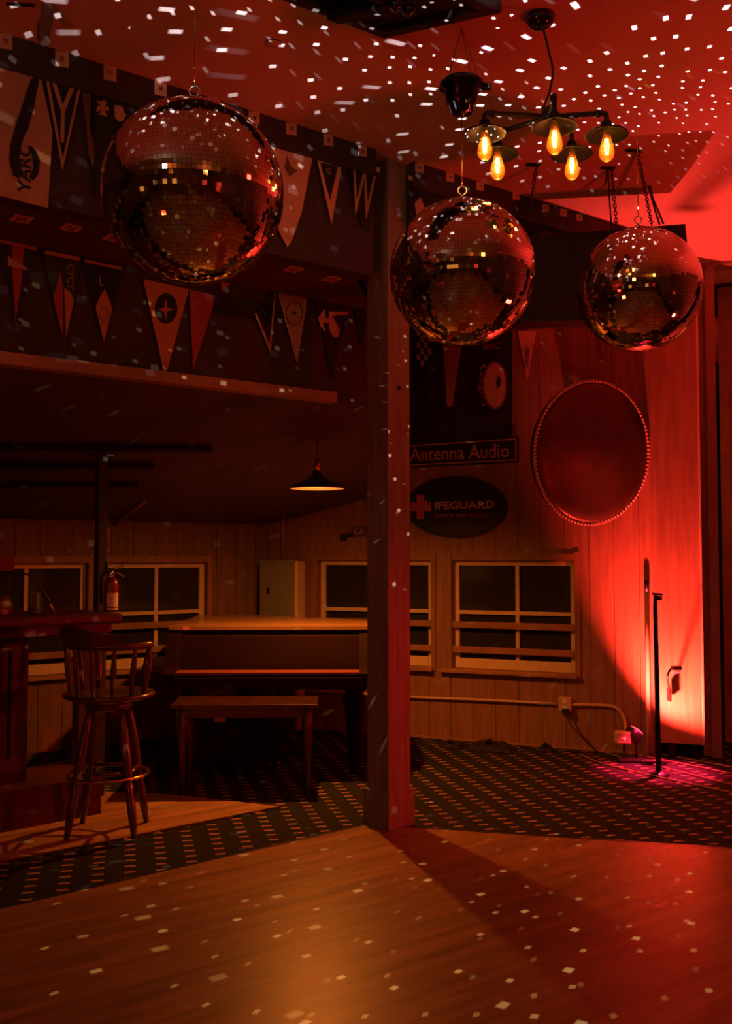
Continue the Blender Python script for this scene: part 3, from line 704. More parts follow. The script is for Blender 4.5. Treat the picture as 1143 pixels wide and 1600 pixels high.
# pinspot fixtures behind the camera that strike the balls; the left one shows in one tile of the left ball
def mirrored(tl_):
    q, nn_ = tl_; v = (q-EYE).normalized(); return q, v-nn_*(2*v.dot(nn_))
hp_ = atd(254, 258, 3.0); tq, tr_ = mirrored(min(tiles1, key=lambda t: ((t[0]-EYE).normalized()-(hp_-EYE).normalized()).length + (5 if (t[0]-EYE).dot(t[1]) > 0 else 0)))
PINS = tq + tr_*((3.5-tq.z)/tr_.z if tr_.z > .15 else 3.0)
if (PINS-tq).length > 4: PINS = tq+tr_*3.4
for i, (p, l_) in enumerate(((PINS, 'black pinspot lamp under the ceiling left of the viewer'), (Vector((2.1, .2, 3.5)), 'black pinspot lamp under the ceiling right of the viewer'))):
    t_ = thing('pinspot', l_, 'spotlight', p, group='pinspot lamps aimed at the mirror balls')
    dq = (cb2-p).to_track_quat('Z', 'Y').to_matrix().to_4x4()
    MB().lathe([(0, -.16), (.08, -.15), (.095, -.05), (.10, -.01), (.092, -.01), (.08, -.012)], M=dq, seg=20).build('can', M['black'], t_)
    MB().lathe([(0, -.02), (.082, -.02), (.082, -.014), (0, -.012)], M=dq, seg=20).build('lens', M['pinlens'] if i == 0 else M['amberlens'], t_)
    MB().tube([(0, 0, .06), (0, 0, CEIL-p.z)], .01, 8).build('stem', M['black'], t_)

# ---------------------------------------------------------------- chandelier
hub = atd(858, 182, 3.8)
ch = thing('chandelier', 'black pipe chandelier with five glowing filament bulbs', 'chandelier', hub)
MB().lathe([(0, -.05), (.012, -.05), (.034, -.03), (.04, 0), (.03, .03), (.012, .04), (0, .04)], seg=16).build('hub', M['black'], ch)
cn = atd(843, 6, 3.9); cn.z = CEIL
MB().lathe([(0, -.05), (.03, -.048), (.055, -.03), (.062, 0), (0, 0)], c=cn-hub, seg=24).build('canopy', M['gloss'], ch)
pts = [cn-hub+Vector((0, 0, -.04))]
for px, py in ((848, 45), (858, 85), (863, 110), (859, 140), (848, 172)):
    pts.append(atd(px, py, 3.86)-hub)
pts.append(Vector((-.0, 0, .03)))
def smooth(pts, n=6):
    P = [pts[0]]+list(pts)+[pts[-1]]; out = []
    for i in range(1, len(P)-2):
        for k in range(n):
            t = k/n; a, b, c, d = P[i-1], P[i], P[i+1], P[i+2]
            out.append(.5*((2*b)+(c-a)*t+(2*a-5*b+4*c-d)*t*t+(3*b-a-3*c+d)*t**3))
    out.append(P[-2]); return out
MB().tube(smooth([Vector(p) for p in pts]), .005, 8).build('cord', M['rubber'], ch)
shades = [((757, 208), 3.77), ((947, 210), 3.77), ((866, 197), 3.62), ((777, 240), 3.95), ((893, 240), 3.93)]
for (px, py), d in shades:
    s_ = atd(px, py, d)-hub
    top = Vector((s_.x, s_.y, s_.z+.055))
    elb = Vector((s_.x, s_.y, max(.0, s_.z+.085))) 
    arm = MB(); arm.tube(smooth([Vector((0, 0, 0)), Vector((s_.x*.5, s_.y*.5, .0)), Vector((s_.x*.93, s_.y*.93, .0)), Vector((s_.x, s_.y, -.012)), Vector((s_.x, s_.y, s_.z+.05))], 5), .0105, 10)
    arm.tube([Vector((s_.x*.82, s_.y*.82, 0)), Vector((s_.x*.90, s_.y*.90, 0))], .015, 10)
    a_ = arm.build('arm', M['black'], ch)
    sh = MB(); sh.lathe([(.012, .055), (.02, .05), (.024, .03), (.05, .015), (.085, 0), (.087, -.006), (.083, -.006), (.048, .010), (.02, .024), (.012, .03)], c=s_, seg=28); so = sh.build('lamp_shade', M['shadeblack'], ch)
    bl = MB(); bl.lathe([(.011, .012), (.014, -.005), (.020, -.028), (.029, -.060), (.031, -.078), (.026, -.096), (.014, -.108), (0, -.113)], c=s_, seg=20); bo = bl.build('bulb', M['bulbglass'], ch)
    fl = MB()
    for k in range(6):
        a = k*PI/3; fl.tube([s_+Vector((.0055*math.cos(a), .0055*math.sin(a), -.02)), s_+Vector((.009*math.cos(a+.4), .009*math.sin(a+.4), -.05)), s_+Vector((.0055*math.cos(a), .0055*math.sin(a), -.082))], .0014, 5)
    fl.build('filament', M['filament'], bo)
    MB().lathe([(0, .0), (.008, -.015), (.019, -.05), (.022, -.075), (.012, -.095), (0, -.1)], c=s_, seg=14).build('glow', M['glowvol'] if 'glowvol' in M else M['bulbglass'], bo)
    light('chandelier_bulb_light', 'POINT', hub+s_+Vector((0, 0, -.125)), (1, .3, .07), .7, None, .01)

# ---------------------------------------------------------------- pendant lamp over the piano
pn = atd(495, 764, 6.5)
pd = thing('pendant_lamp', 'dark conical pendant lamp glowing over the grand piano', 'lamp', pn)
MB().lathe([(.19, 0), (.193, .004), (.188, .012), (.10, .055), (.05, .085), (.032, .10), (.028, .12), (.018, .125), (.018, .12), (.026, .098), (.045, .08), (.097, .048), (.184, .006), (.19, 0)], seg=36).build('lamp_shade', M['gloss'], pd)
MB().lathe([(.183, .0025), (.096, .044), (.044, .076), (.0, .09)], seg=36).build('shade_lining', M['shade_in'], pd)
MB().lathe([(0, .12), (.022, .12), (.022, .16), (.014, .175), (.014, .2), (0, .2)], seg=20).build('socket', M['brass'], pd)
MB().lathe([(0, .02), (.022, .03), (.028, .045), (.018, .065), (0, .075)], seg=16).build('bulb', M['bulb'], pd)
MB().tube([(.012*math.cos(2*PI*k/16), 0, .215+.014*math.sin(2*PI*k/16)) for k in range(16)], .003, 6, closed=True).tube([(0, 0, .228), (0, 0, slope_z(pn)-pn.z+.02)], .003, 6).build('hanger', M['rubber'], pd)
light('pendant_lamp_glow', 'POINT', pn+Vector((0, .03, .035)), WARM, 2.5, None, .01)
light('pendant_lamp_light', 'SPOT', pn+Vector((0, 0, .012)), WARM, 180, pn-Vector((0, 0, 1)), .02, 177, 1)

# ---------------------------------------------------------------- hanging black box with chains
bx = Plane(0, 5.65, 1, -.06)
A0, A1 = atd(806, 370, 5.75), atd(1068, 350, 5.6); B0, B1 = atd(812, 503, 5.6), atd(1082, 495, 5.45)
hb = thing('hanging_speaker', 'long black box hung on chains behind the right mirror ball', 'speaker', (A0+B1)/2)
off = (A0+B1)/2; back = Vector((.0, .32, .03))
MB().prism([A0-off, A1-off, B1-off, B0-off], back).build('cabinet', M['box'], hb)
fr = Vector((0, -.012, 0)); ins = lambda p, q, f: p+(q-p)*f
cc = (A0+A1+B0+B1)/4
MB().prism([ins(p, cc, .06)-off for p in (A0, A1, B1, B0)], (0, -.012, 0)).build('grille', M['blackcloth'], hb)
MB().prism([A1-off+Vector((.002, 0, 0)), B1-off+Vector((.002, 0, 0)), B1-off+back+Vector((.002, 0, 0)), A1-off+back+Vector((.002, 0, 0))], (.006, 0, 0)).build('side_plate', M['box'], hb)
def chain(name, label, a, b, parent=None, link=.032, wire=.0032, m=None):
    a, b = Vector(a), Vector(b); n = max(2, int((b-a).length/(link*.72))); dirv = (b-a).normalized(); q = dirv.to_track_quat('X', 'Z').to_matrix().to_4x4()
    root = thing(name, label, 'chain', a, group='chains of the hanging box')
    for i in range(n):
        c = (b-a)*((i+.5)/n); mb = MB(); R = q @ Matrix.Rotation(PI/2*(i % 2), 4, 'X')
        pts_ = [(link/2*.62*(1 if abs(math.sin(t)) < 1 else 1)*0 + math.cos(t)*link*.5, math.sin(t)*link*.28, 0) for t in [2*PI*k/10 for k in range(10)]]
        mb.tube([c + (R @ Vector(p)) for p in pts_], wire, 5, closed=True); mb.build('link', m or M['black'], root)
    MB().tube([Vector((0, 0, .002)), Vector((0, 0, -.03))], .005, 6).box((-.02, 0, -.004), (.08, .03, .008)).build('ceiling_plate', M['black'], root)
    return root
c1 = flo(955, 261, CEIL); c2 = flo(995, 234, CEIL); c3 = flo(838, 256, CEIL)
tp = lambda px, py: atd(px, py, 5.72)
chain('hanging_chain', 'black link chain nearest the middle mirror ball', c3, tp(822, 366))
chain('hanging_chain', 'black link chain holding the middle of the hanging box', c1, tp(963, 358))
chain('hanging_chain', 'black link chain right of the right mirror ball wire', c2, tp(1018, 353))
def cable(label, pts, r=.005, m=None, name='cable', group=None):
    pts = [Vector(p) for p in pts]; base = pts[0].copy()
    o = MB().tube([p-base for p in smooth(pts)], r, 8).build(name, m or M['rubber'], loc=base); return tag(o, label, 'cable', group)
CC = 'cables running up from the hanging box'
cable('black cable dropping straight down beside the middle chain', [c1+Vector((-.02, 0, -.01)), tp(951, 300), tp(955, 358)], .005, group=CC)
cable('thick black cable curving from the ceiling plate to box top right', [c2+Vector((0, 0, -.012)), tp(1003, 255), tp(1015, 300), tp(1022, 325), tp(1030, 351)], .006, group=CC)
cable('second thick black cable looping outward at the box top right', [c2+Vector((.01, -.02, -.012)), tp(1010, 262), tp(1018, 305), tp(1028, 330), tp(1036, 350)], .006, group=CC)

# ---------------------------------------------------------------- gong
gc = WB.hit(930, 708, .42)
gn_ = Vector((math.sin(math.radians(26)), -math.cos(math.radians(26)), -.10)).normalized()
gq = gn_.to_track_quat('Z', 'Y').to_matrix().to_4x4()
g = thing('gong', 'large round bronze gong with a beaded rim on the back wall', 'gong', gc)
GR = .525
MB().lathe([(0, .02), (.16, .018), (.18, .010), (GR*.82, .0), (GR*.95, -.012), (GR, -.03), (GR, -.085), (GR-.006, -.085), (GR-.006, -.034), (GR*.94, -.02), (0, .01)], M=gq, seg=72).build('gong_face', M['bronze'], g)
rm = MB(); 
n_ = 110
for k in range(n_):
    a = 2*PI*k/n_; rm.tube([((GR+.004)*math.cos(a-.026), (GR+.004)*math.sin(a-.026), -.022), ((GR+.008)*math.cos(a+.026), (GR+.008)*math.sin(a+.026), -.040)], .012, 5, M=gq)
stuff(rm.build('beaded_rim', M['rope'], g))
MB().tube([gq @ Vector((0, GR*.9, -.05)), Vector((0, .0, GR*.98)), Vector((.02, .32, GR*1.12))], .006, 6).build('hanging_cord', M['rope'], g)
MB().box((0, .28, .0), (.05, .24, .05)).build('wall_bracket', M['rail'], g)

# ---------------------------------------------------------------- tall panel at the right of the back wall
a, b = atd(1031, 1160, 7.22), atd(1097, 1160, 7.12)
pz = a.z; pan = thing('tall_panel', 'tall pale wooden panel beside the side wall, lit red from below', 'panel', (a.x, a.y, 0))
dd_ = (b-a); dd_.z = 0
MB().prism([Vector((0, 0, pz)), dd_+Vector((0, 0, pz)), dd_+Vector((.012, .045, pz)), Vector((.012, .045, pz))], (0, 0, CEIL-pz-.005)).build('board', M['plank'], pan)
MB().prism([dd_+Vector((.0, -.008, pz)), dd_+Vector((.014, -.008, pz)), dd_+Vector((.026, .045, pz)), dd_+Vector((.002, .04, pz))], (0, 0, CEIL-pz-.005)).build('edge_strip', M['cream'], pan)
for fx_ in (.10, .26): MB().box((fx_, .05, pz/2), (.05, .04, pz)).build('foot', M['black'], pan)

# gooseneck lamp clipped on the panel
gl = atd(1045, 1085, 7.12); gk = thing('gooseneck_lamp', 'small gooseneck clip lamp on the tall red-lit panel', 'lamp', gl)
px_ = lambda x, y, d=6.95: atd(x, y, d)-gl
MB().box((0, .0, .0), (.02, .05, .10), bev=.004).build('clip', M['black'], gk)
MB().tube(smooth([Vector((0, -.01, .04)), px_(1042, 1058), px_(1047, 1046), px_(1053, 1042)]), .008, 8).build('neck', M['black'], gk)
MB().box(px_(1056, 1044), (.075, .045, .03), bev=.008).build('lamp_head', M['black'], gk)
MB().box(px_(1056, 1051), (.06, .03, .008)).build('lens', M['redlens'], gk)
light('gooseneck_lamp_light', 'SPOT', gl+px_(1050, 1062, 6.85), (1, .012, .07), 330, flo(1035, 1204), .01, 78, .8)

# microphone stand and pale pole
ms = atd(1028, 1172, 6.68); ms.z = 0; mk = thing('microphone_stand', 'black microphone stand in front of the red-lit wall', 'stand', ms)
tpz = atd(1023, 930, 6.68)
MB().tube([Vector((0, 0, .02)), Vector((tpz.x-ms.x, 0, tpz.z-.1)), Vector((tpz.x-ms.x, 0, tpz.z))], [.02, .015, .012], 12).build('pole', M['standblack'], mk)
MB().lathe([(0, .0), (.075, 0), (.075, .008), (.04, .02), (.02, .03), (0, .03)], seg=28).build('base', M['black'], mk)
MB().box((tpz.x-ms.x+.02, 0, tpz.z-.02), (.05, .03, .03), bev=.006).tube([Vector((tpz.x-ms.x-.02, 0, tpz.z+.01)), Vector((tpz.x-ms.x+.05, 0, tpz.z+.005))], .008, 8).build('clutch', M['black'], mk)
pp = atd(1013, 1165, 7.31); pp.z = 0; pk = thing('wooden_pole', 'thin pale pole with a black cap against the wall beside the microphone stand', 'pole', pp)
pz2 = atd(1012, 906, 7.31).z
MB().tube([(0, 0, 0), (0, 0, pz2-.09)], .018, 10).build('shaft', M['cream'], pk); MB().tube([(0, 0, pz2-.09), (0, 0, pz2)], .02, 10).build('cap', M['black'], pk)

# conduit with junction box along the back wall
P_ = lambda x, y, o=.02: WB.hit(x, y, o)
base = P_(883, 1100)
cd = thing('wall_conduit', 'pale conduit with junction box running low along the back wall', 'conduit', base)
MB().tube([p-base for p in smooth([P_(472, 1078), P_(640, 1089), P_(760, 1094), P_(870, 1100)], 3)], .012, 8).build('pipe', M['metalpipe'], cd)
MB().tube([p-base for p in smooth([P_(890, 1101), P_(940, 1102), P_(962, 1106), P_(974, 1120), P_(977, 1140, .08)])], .013, 8).build('elbow_pipe', M['metalpipe'], cd)
mbx = MB(); mbx.box((0, 0, 0), (.10, .06, .11), bev=.006, M=WB.frame(Vector((0, 0, 0)))); jb = mbx.build('junction_box', M['metalpipe'], cd)
for s_ in (-1, 1): MB().box((0, -.033, s_*.025), (.035, .006, .03), M=WB.frame(Vector((0, 0, 0)))).build('socket_outlet', M['white'], jb)
MB().box((.01, -.045, -.045), (.05, .03, .03), M=WB.frame(Vector((0, 0, 0)))).build('plug', M['rubber'], cd)
cable('thin black cord drooping from the junction box to the floor', [P_(884, 1112, .06), P_(890, 1130, .08), P_(905, 1148, .12), flo(935, 1176, .01), flo(960, 1182, .01)], .006)
cable('thin cord hanging from the low ceiling onto the grey cabinet', [WB.hit(442, 778, .12), WB.hit(442, 830, .12), WB.hit(443, 873, .12)], .006, M['rail'])
# red floor can light
fc = flo(985, 1178, 0); fc = atd(985, 1152, 7.12); fcz = Vector((fc.x, fc.y, 0))
fx = thing('floor_light', 'small can floor light with a glowing red lens by the conduit', 'spotlight', fcz)
zc_ = fc.z
MB().box((-.06, 0, zc_), (.11, .1, .09), bev=.012).build('body', M['metalpipe'], fx)
MB().lathe([(0, -.055), (.012, -.055), (.012, -.045)], M=Matrix.Translation((-.06, 0, zc_)) @ Matrix.Rotation(PI/2, 4, 'X') @ Matrix.Scale(-1, 4, (0, 0, 1)), seg=12).build('knob', M['redlens'], fx)
tl_ = Matrix.Translation((.02, 0, zc_+.02)) @ Matrix.Rotation(math.radians(35), 4, 'Y')
MB().lathe([(.03, -.06), (.06, -.02), (.066, .04), (.060, .04), (.055, 0)], M=tl_, seg=24).build('can', M['black'], fx)
MB().lathe([(0, .03), (.058, .03), (.05, .045), (0, .055)], M=tl_, seg=24).build('lens', M['redlens'], fx)
MB().box((0, 0, .015), (.2, .12, .02), bev=.005).tube([(-.05, 0, .02), (-.05, 0, zc_-.04)], .01, 8).tube([(.04, 0, .02), (.04, 0, zc_-.02)], .01, 8).build('foot', M['black'], fx)
cable('black hose lying from the floor light towards the stand', [fcz+Vector((.05, -.1, .02)), fcz+Vector((.14, -.14, .03)), fcz+Vector((.22, -.12, .02))], .016)
# cables fanning over the carpet to the right
for i, (x0, y0, x1, y1, x2, y2) in enumerate(((925, 1170, 985, 1186, 1143, 1226), (955, 1171, 1040, 1188, 1150, 1210), (990, 1172, 1060, 1183, 1150, 1200), (905, 1178, 960, 1198, 1150, 1240))):
    cable(['reddish floor cable, middle of the fan by the stage corner', 'reddish floor cable, second from the wall', 'reddish floor cable nearest the side wall', 'reddish floor cable nearest the dance floor'][i], [flo(x0, y0, .006), flo(x1, y1, .006), flo(x2, y2, .006)], .005, M['rail'], group='cables on the carpet')

# black gear bags under the window
def bag(label, px, py, w_, dd, hh, seed):
    rnd = random.Random(seed); p = flo(px, py); o = thing('gear_bag', label, 'bag', (p.x, p.y+dd/2, 0), -.35)
    bm = bmesh.new(); n1, n2 = 14, 8; g_ = []
    for i in range(n1+1):
        row = []
        for j in range(n2+1):
            u_, v_ = i/n1*2-1, j/n2*2-1; k = max(0, 1-abs(u_)**3)*max(0, 1-abs(v_)**3)
            z = hh*k**.5*(.65+.5*rnd.random()); row.append(bm.verts.new((u_*w_/2, v_*dd/2, max(.004, z))))
        g_.append(row)
    for i in range(n1):
        for j in range(n2): bm.faces.new((g_[i][j], g_[i+1][j], g_[i+1][j+1], g_[i][j+1]))
    bm.faces.new([g_[i][0] for i in range(n1+1)]+[g_[n1][j] for j in range(1, n2+1)]+[g_[i][n2] for i in range(n1-1, -1, -1)]+[g_[0][j] for j in range(n2-1, 0, -1)])
    mb = MB(); mb.bm.free(); mb.bm = bm; mb.build('bag_body', M['blackcloth'], o)
    MB().tube(smooth([Vector((-.1*w_, -.3*dd, hh*.8)), Vector((0, -.35*dd, hh*1.4)), Vector((.12*w_, -.3*dd, hh*.8))]), .008, 6).build('handle', M['rubber'], o)
bag('flat black gear bag on the carpet under the right window', 770, 1176, .36, .18, .07, 3)
bag('crumpled low black bag left of the flat gear bag', 708, 1170, .18, .16, .045, 5)
bag('small black pouch on the carpet below the junction box', 854, 1176, .11, .08, .055, 8)

# grey cabinet in the corner
cp = WB.pt(WB.t(424), -.22, 0); ce = WB.t(477)-WB.t(424)
kb = thing('grey_cabinet', 'grey green metal cabinet in the corner behind the piano', 'cabinet', M=WB.frame(cp))
ht = WB.hit(450, 875, .2).z
MB().box((ce/2, .1, ht/2), (ce, .2, ht), bev=.004).build('body', M['grey'], kb)
MB().box((ce/2, -.008, ht*.72), (ce-.03, .014, ht*.5), bev=.003).build('door', M['grey'], kb)
MB().box((ce*.3, -.022, ht*.82), (.02, .014, .05)).build('latch', M['black'], kb)
MB().box((ce+.022, .07, ht/2+.0), (.03, .14, ht-.02)).build('lit_side', M['sash'], kb)  # pale board stands in for the cabinet side lit by the lamp

# ---------------------------------------------------------------- grand piano
PX0, PX1, PD = atd(262, 1040, 6.75).x, atd(583, 1040, 6.75).x, 6.75
PWd = PX1-PX0; pr_ = thing('grand_piano', 'dark closed grand piano with a lamp-lit lid in the alcove', 'piano', ((PX0+PX1)/2, PD, 0), math.radians(1))
zl = atd(400, 978, 6.75).z; zk = atd(400, 1070, 6.7).z; zf = atd(400, 1047, 6.7).z
def grand(o=0.0):
    hw = PWd/2-.03+o; return [(-hw, .0-o), (hw, .0-o), (hw, .35), (hw*.95, .6), (hw*.62, .85), (hw*.2, 1.0), (-hw*.05, 1.2), (-hw*.35, 1.38+o), (-hw*.75, 1.40+o), (-hw, 1.25)]
MB().prism([(x, y, zl-.025) for x, y in grand(.02)], (0, 0, .022)).build('lid', M['lid'], pr_)
MB().prism([(x, y+.02, zk+.03) for x, y in grand(-.01)], (0, 0, zl-zk-.058)).build('case', M['piano'], pr_)
MB().prism([(x, y+.01, zl-.05) for x, y in grand(.012)], (0, 0, .02)).build('lid_moulding', M['piano'], pr_)
hw = PWd/2
MB().box((0, -.10, zk+.02), (PWd-.01, .34, .045), bev=.008).build('key_bed', M['piano'], pr_)
for s_ in (-1, 1): MB().prism([(s_*(hw-.055)-.045, 0, zk+.04), (s_*(hw-.055)-.045, -.26, zk+.04), (s_*(hw-.055)-.045, -.27, zk+.10), (s_*(hw-.055)-.045, -.18, zk+.14), (s_*(hw-.055)-.045, -.06, zl-.05), (s_*(hw-.055)-.045, 0, zl-.05)], (.09, 0, 0)).build('cheek', M['piano'], pr_)
MB().prism([(-hw+.1, 0, zl-.055), (-hw+.1, -.03, zl-.07), (-hw+.1, -.09, zf+.05), (-hw+.1, -.10, zf+.01), (-hw+.1, 0, zf+.01)], (PWd-.2, 0, 0)).build('fallboard', M['piano'], pr_)
MB().box((0, -.19, zf-.0), (PWd-.2, .16, .018)).build('key_cover_strip', M['redfelt'], pr_)
MB().box((0, -.265, zk+.05), (PWd-.16, .02, .055), bev=.004).build('key_slip', M['piano'], pr_)
def leg_prof(h_): return [(.0, 0), (.035, 0), (.04, .03), (.03, .06), (.045, .10), (.05, h_*.35), (.07, h_*.75), (.085, h_*.85), (.06, h_*.9), (.09, h_-.02), (.09, h_), (0, h_)]
for x, y in ((-hw+.17, -.02), (hw-.13, -.02), (-hw*.42, 1.15)):
    MB().lathe(leg_prof(zk), c=(x, y, 0), seg=16).build('leg', M['piano'], pr_)
ly = MB(); ly.tube([(-.06, .1, zk), (-.05, .1, .14)], .014, 8).tube([(.06, .1, zk), (.05, .1, .14)], .014, 8).box((0, .08, .11), (.22, .12, .05), bev=.01); lyo = ly.build('pedal_lyre', M['piano'], pr_)
for k in (-1, 0, 1): MB().tube([(k*.06, .04, .09), (k*.06, -.06, .08), (k*.06, -.09, .075)], [.006, .012, .014], 8).build('pedal', M['brass'], lyo)
# case of music or storage boxes beneath
st = thing('storage_trunk', 'black storage trunk pushed under the piano', 'trunk', (-.95, 7.15, 0), .05)
MB().box((0, 0, .15), (.62, .38, .28), bev=.01).build('body', M['blackcloth'], st); MB().box((0, 0, .30), (.64, .40, .03), bev=.008).build('lid', M['blackcloth'], st); MB().box((0, -.205, .24), (.08, .015, .04)).build('latch', M['black'], st)
np_ = atd(342, 1127, 6.9)
tag(MB().box((0, 0, 0), (.085, .004, .055)).build('paper_note', M['label'], loc=(np_.x, 6.935, .345)), 'small pale paper note standing on the trunk under the piano', 'note')

# piano bench
bc = flo(463, 1243); bl_ = atd(262, 1098, 6.1).x; br_ = atd(497, 1098, 6.1).x
BW = br_-bl_-.02; bh = atd(400, 1103, 6.05).z
pb = thing('piano_bench', 'long dark wooden duet bench before the piano', 'bench', ((bl_+br_)/2, 6.285, 0), math.radians(2))
MB().box((0, 0, bh-.012), (BW, .38, .026), bev=.006).build('seat', M['darkwood'], pb)
MB().box((0, -.155, bh-.055), (BW-.10, .022, .06)).box((0, .155, bh-.055), (BW-.10, .022, .06)).box((-BW/2+.06, 0, bh-.055), (.022, .29, .06)).box((BW/2-.06, 0, bh-.055), (.022, .29, .06)).build('apron', M['darkwood'], pb)
for sx in (-1, 1):
    for sy in (-1, 1):
        MB().tube([(sx*(BW/2-.07), sy*.15, bh-.03), (sx*(BW/2-.07), sy*.15, bh-.14), (sx*(BW/2-.07), sy*.15, 0)], [.034, .034, .019], 4).build('leg', M['darkwood'], pb)

# ---------------------------------------------------------------- bar counter
bu = Vector((.743, .669, 0)); bn = Vector((-.669, .743, 0))
end = Vector((-1.46, 5.75, 0))
BA = math.atan2(bu.y, bu.x); Mb = Matrix.Translation(end) @ Matrix.Rotation(BA, 4, 'Z')
bar = thing('bar_counter', 'dark red wooden bar counter with a stepped plinth at the left', 'bar', M=Mb)
zt = 1.165; LEN = 3.2
# local: x along the counter (0 = free end), y away from camera
plf = (flo(180, 1275)-end); ply = plf.dot(bn)
MB().box((-LEN/2, .30, zt-.028), (LEN, .64, .056), bev=.012).build('counter_top', M['redwood'], bar)
MB().box((-LEN/2-.02, .30, zt-.085), (LEN-.06, .56, .06), bev=.004).build('top_moulding', M['redwood'], bar)
bxe = -.50
MB().box(((bxe-LEN)/2, .37, (zt-.11)/2+.1), (LEN+bxe, .40, zt-.11-.2)).build('body', M['redwood'], bar)
MB().box((bxe-.05, .155, .66), (.10, .03, .86), bev=.004).build('stile', M['redwood'], bar)
MB().box(((bxe-LEN)/2, .155, 1.03), (LEN+bxe-.1, .028, .12)).box(((bxe-LEN)/2, .155, .30), (LEN+bxe-.1, .028, .14)).build('rail', M['redwood'], bar)
for k in range(3):
    xc = bxe-.1-.42-k*.94; MB().box((xc, .165, .665), (.82, .012, .60), bev=.003).build('front_panel', M['redwood'], bar)
    if k < 2: MB().box((xc-.47, .155, .66), (.10, .03, .62), bev=.004).build('stile', M['redwood'], bar)
MB().box((-LEN/2-.06, .27+ply*.3, .115), (LEN-.12, .52, .23), bev=.006).build('plinth', M['redwood'], bar)
MB().box((-.055, .40, .6), (.07, .09, 1.0)).build('end_support', M['darkwood'], bar)
# black pole rising behind the counter
bp = atd(149, 960, 5.98); pole = thing('alcove_pole', 'dark square pole rising behind the bar end', 'post', (bp.x, bp.y+.1, 0), BA)
ph = slope_z(pole.location)-.07
MB().box((0, 0, ph/2), (.062, .062, ph), bev=.004).build('shaft', M['polewood'], pole)
MB().box((0, 0, ph+.008), (.12, .12, .016)).build('bracket', M['polewood'], pole)
# extinguisher
e_ = atd(173, 952, 5.9); ex = thing('fire_extinguisher', 'red fire extinguisher with a white label standing at the bar end', 'extinguisher', (e_.x, e_.y, zt))
er = .043; eh = .235
MB().lathe([(0, .002), (er*.9, .002), (er, .012), (er, eh*.68), (er*.85, eh*.82), (er*.4, eh*.9), (er*.3, eh*.95), (0, eh*.95)], seg=24).build('cylinder', M['extred'], ex)
lb = MB(); nn = 14
for z0, z1 in ((.028, .115), (.012, .024)):
    for k in range(nn):
        a0, a1 = -PI*.62+k*PI*.62/nn, -PI*.62+(k+1)*PI*.62/nn
        lb.prism([((er+.001)*math.cos(a0), (er+.001)*math.sin(a0), z0), ((er+.001)*math.cos(a1), (er+.001)*math.sin(a1), z0), ((er+.001)*math.cos(a1), (er+.001)*math.sin(a1), z1), ((er+.001)*math.cos(a0), (er+.001)*math.sin(a0), z1)], (.0004*math.cos(a0), .0004*math.sin(a0), 0))
lb.build('label', M['label'], ex)
MB().lathe([(.018, eh*.9), (.018, eh), (.012, eh+.02), (0, eh+.02)], seg=12).build('valve', M['chrome'], ex)
MB().tube([(.0, 0, eh+.01), (.03, 0, eh+.03), (.075, 0, eh+.045)], .006, 6).build('carry_handle', M['chrome'], ex)
MB().tube([(.01, 0, eh), (.045, 0, eh-.0), (.075, 0, eh-.02)], .005, 6).build('trigger', M['chrome'], ex)
MB().tube(smooth([Vector((-.01, 0, eh)), Vector((-.05, 0, eh-.0)), Vector((-.062, 0, eh-.06)), Vector((-.058, 0, .05))]), .009, 8).build('hose', M['rubber'], ex)
MB().lathe([(.008, 0), (.013, .04), (.013, .06), (0, .06)], c=(-.03, 0, eh+.01), seg=12).build('hose_nozzle', M['rubber'], ex)

# glassware and arch on the bar
def on_bar(px, d): r = atd(px, 960, d); return Vector((r.x, r.y, zt))
tg = thing('drinking_glass', 'ribbed tall drinking glass on the bar inside the metal arch', 'glass', on_bar(57, 5.55))
MB().lathe([(0, .004), (.024, .004), (.026, .01), (.031, .125), (.034, .125), (.029, 0), (0, 0)], seg=20, smooth=False).build('glass_body', M['clear'], tg)
MB().tube([(.0325*math.cos(2*PI*k/20), .0325*math.sin(2*PI*k/20), .127) for k in range(20)], .0018, 5, closed=True).build('rim', M['brass'], tg)
tg = thing('glass_bowl', 'round amber glass bowl at the left end of the bar view', 'bowl', on_bar(6, 5.5))
MB().lathe([(0, .0), (.035, .0), (.055, .03), (.05, .07), (.03, .10), (0, .112)], seg=24).build('bowl', M['bulbglass'], tg)
MB().lathe([(0, .004), (.02, .004), (.022, .03), (0, .035)], seg=12).build('wax', M['cream'], tg)
arb = on_bar(-20, 5.6)
ar = thing('bar_arch', 'curved dark metal arch standing on the bar around the glasses', 'arch', arb)
MB().tube(smooth([Vector((0, 0, 0))]+[atd(x, y, 5.6+.001*x)-arb for x, y in ((-18, 925), (-5, 905), (20, 896), (45, 899), (62, 918), (76, 938))]+[on_bar(85, 5.68)-arb]), .006, 8).build('hoop', M['black'], ar)
MB().tube([atd(76, 938, 5.66)-arb, on_bar(84.5, 5.67)-arb+Vector((0, 0, .002))], .0075, 8).build('bright_end', M['brass'], ar)
MB().tube([on_bar(16, 5.6)-arb, atd(15, 898, 5.6)-arb], .004, 6).build('upright', M['redfelt'], ar)
MB().tube([on_bar(47, 5.6)-arb, atd(47, 918, 5.6)-arb], .003, 6).build('thin_upright', M['black'], ar)

# ---------------------------------------------------------------- captain's bar stool
sp_ = Vector((-1.405, 5.30, .011))
so_ = thing('bar_stool', 'dark turned-wood swivel captain bar stool with brass foot ring', 'stool', sp_, math.radians(-37))
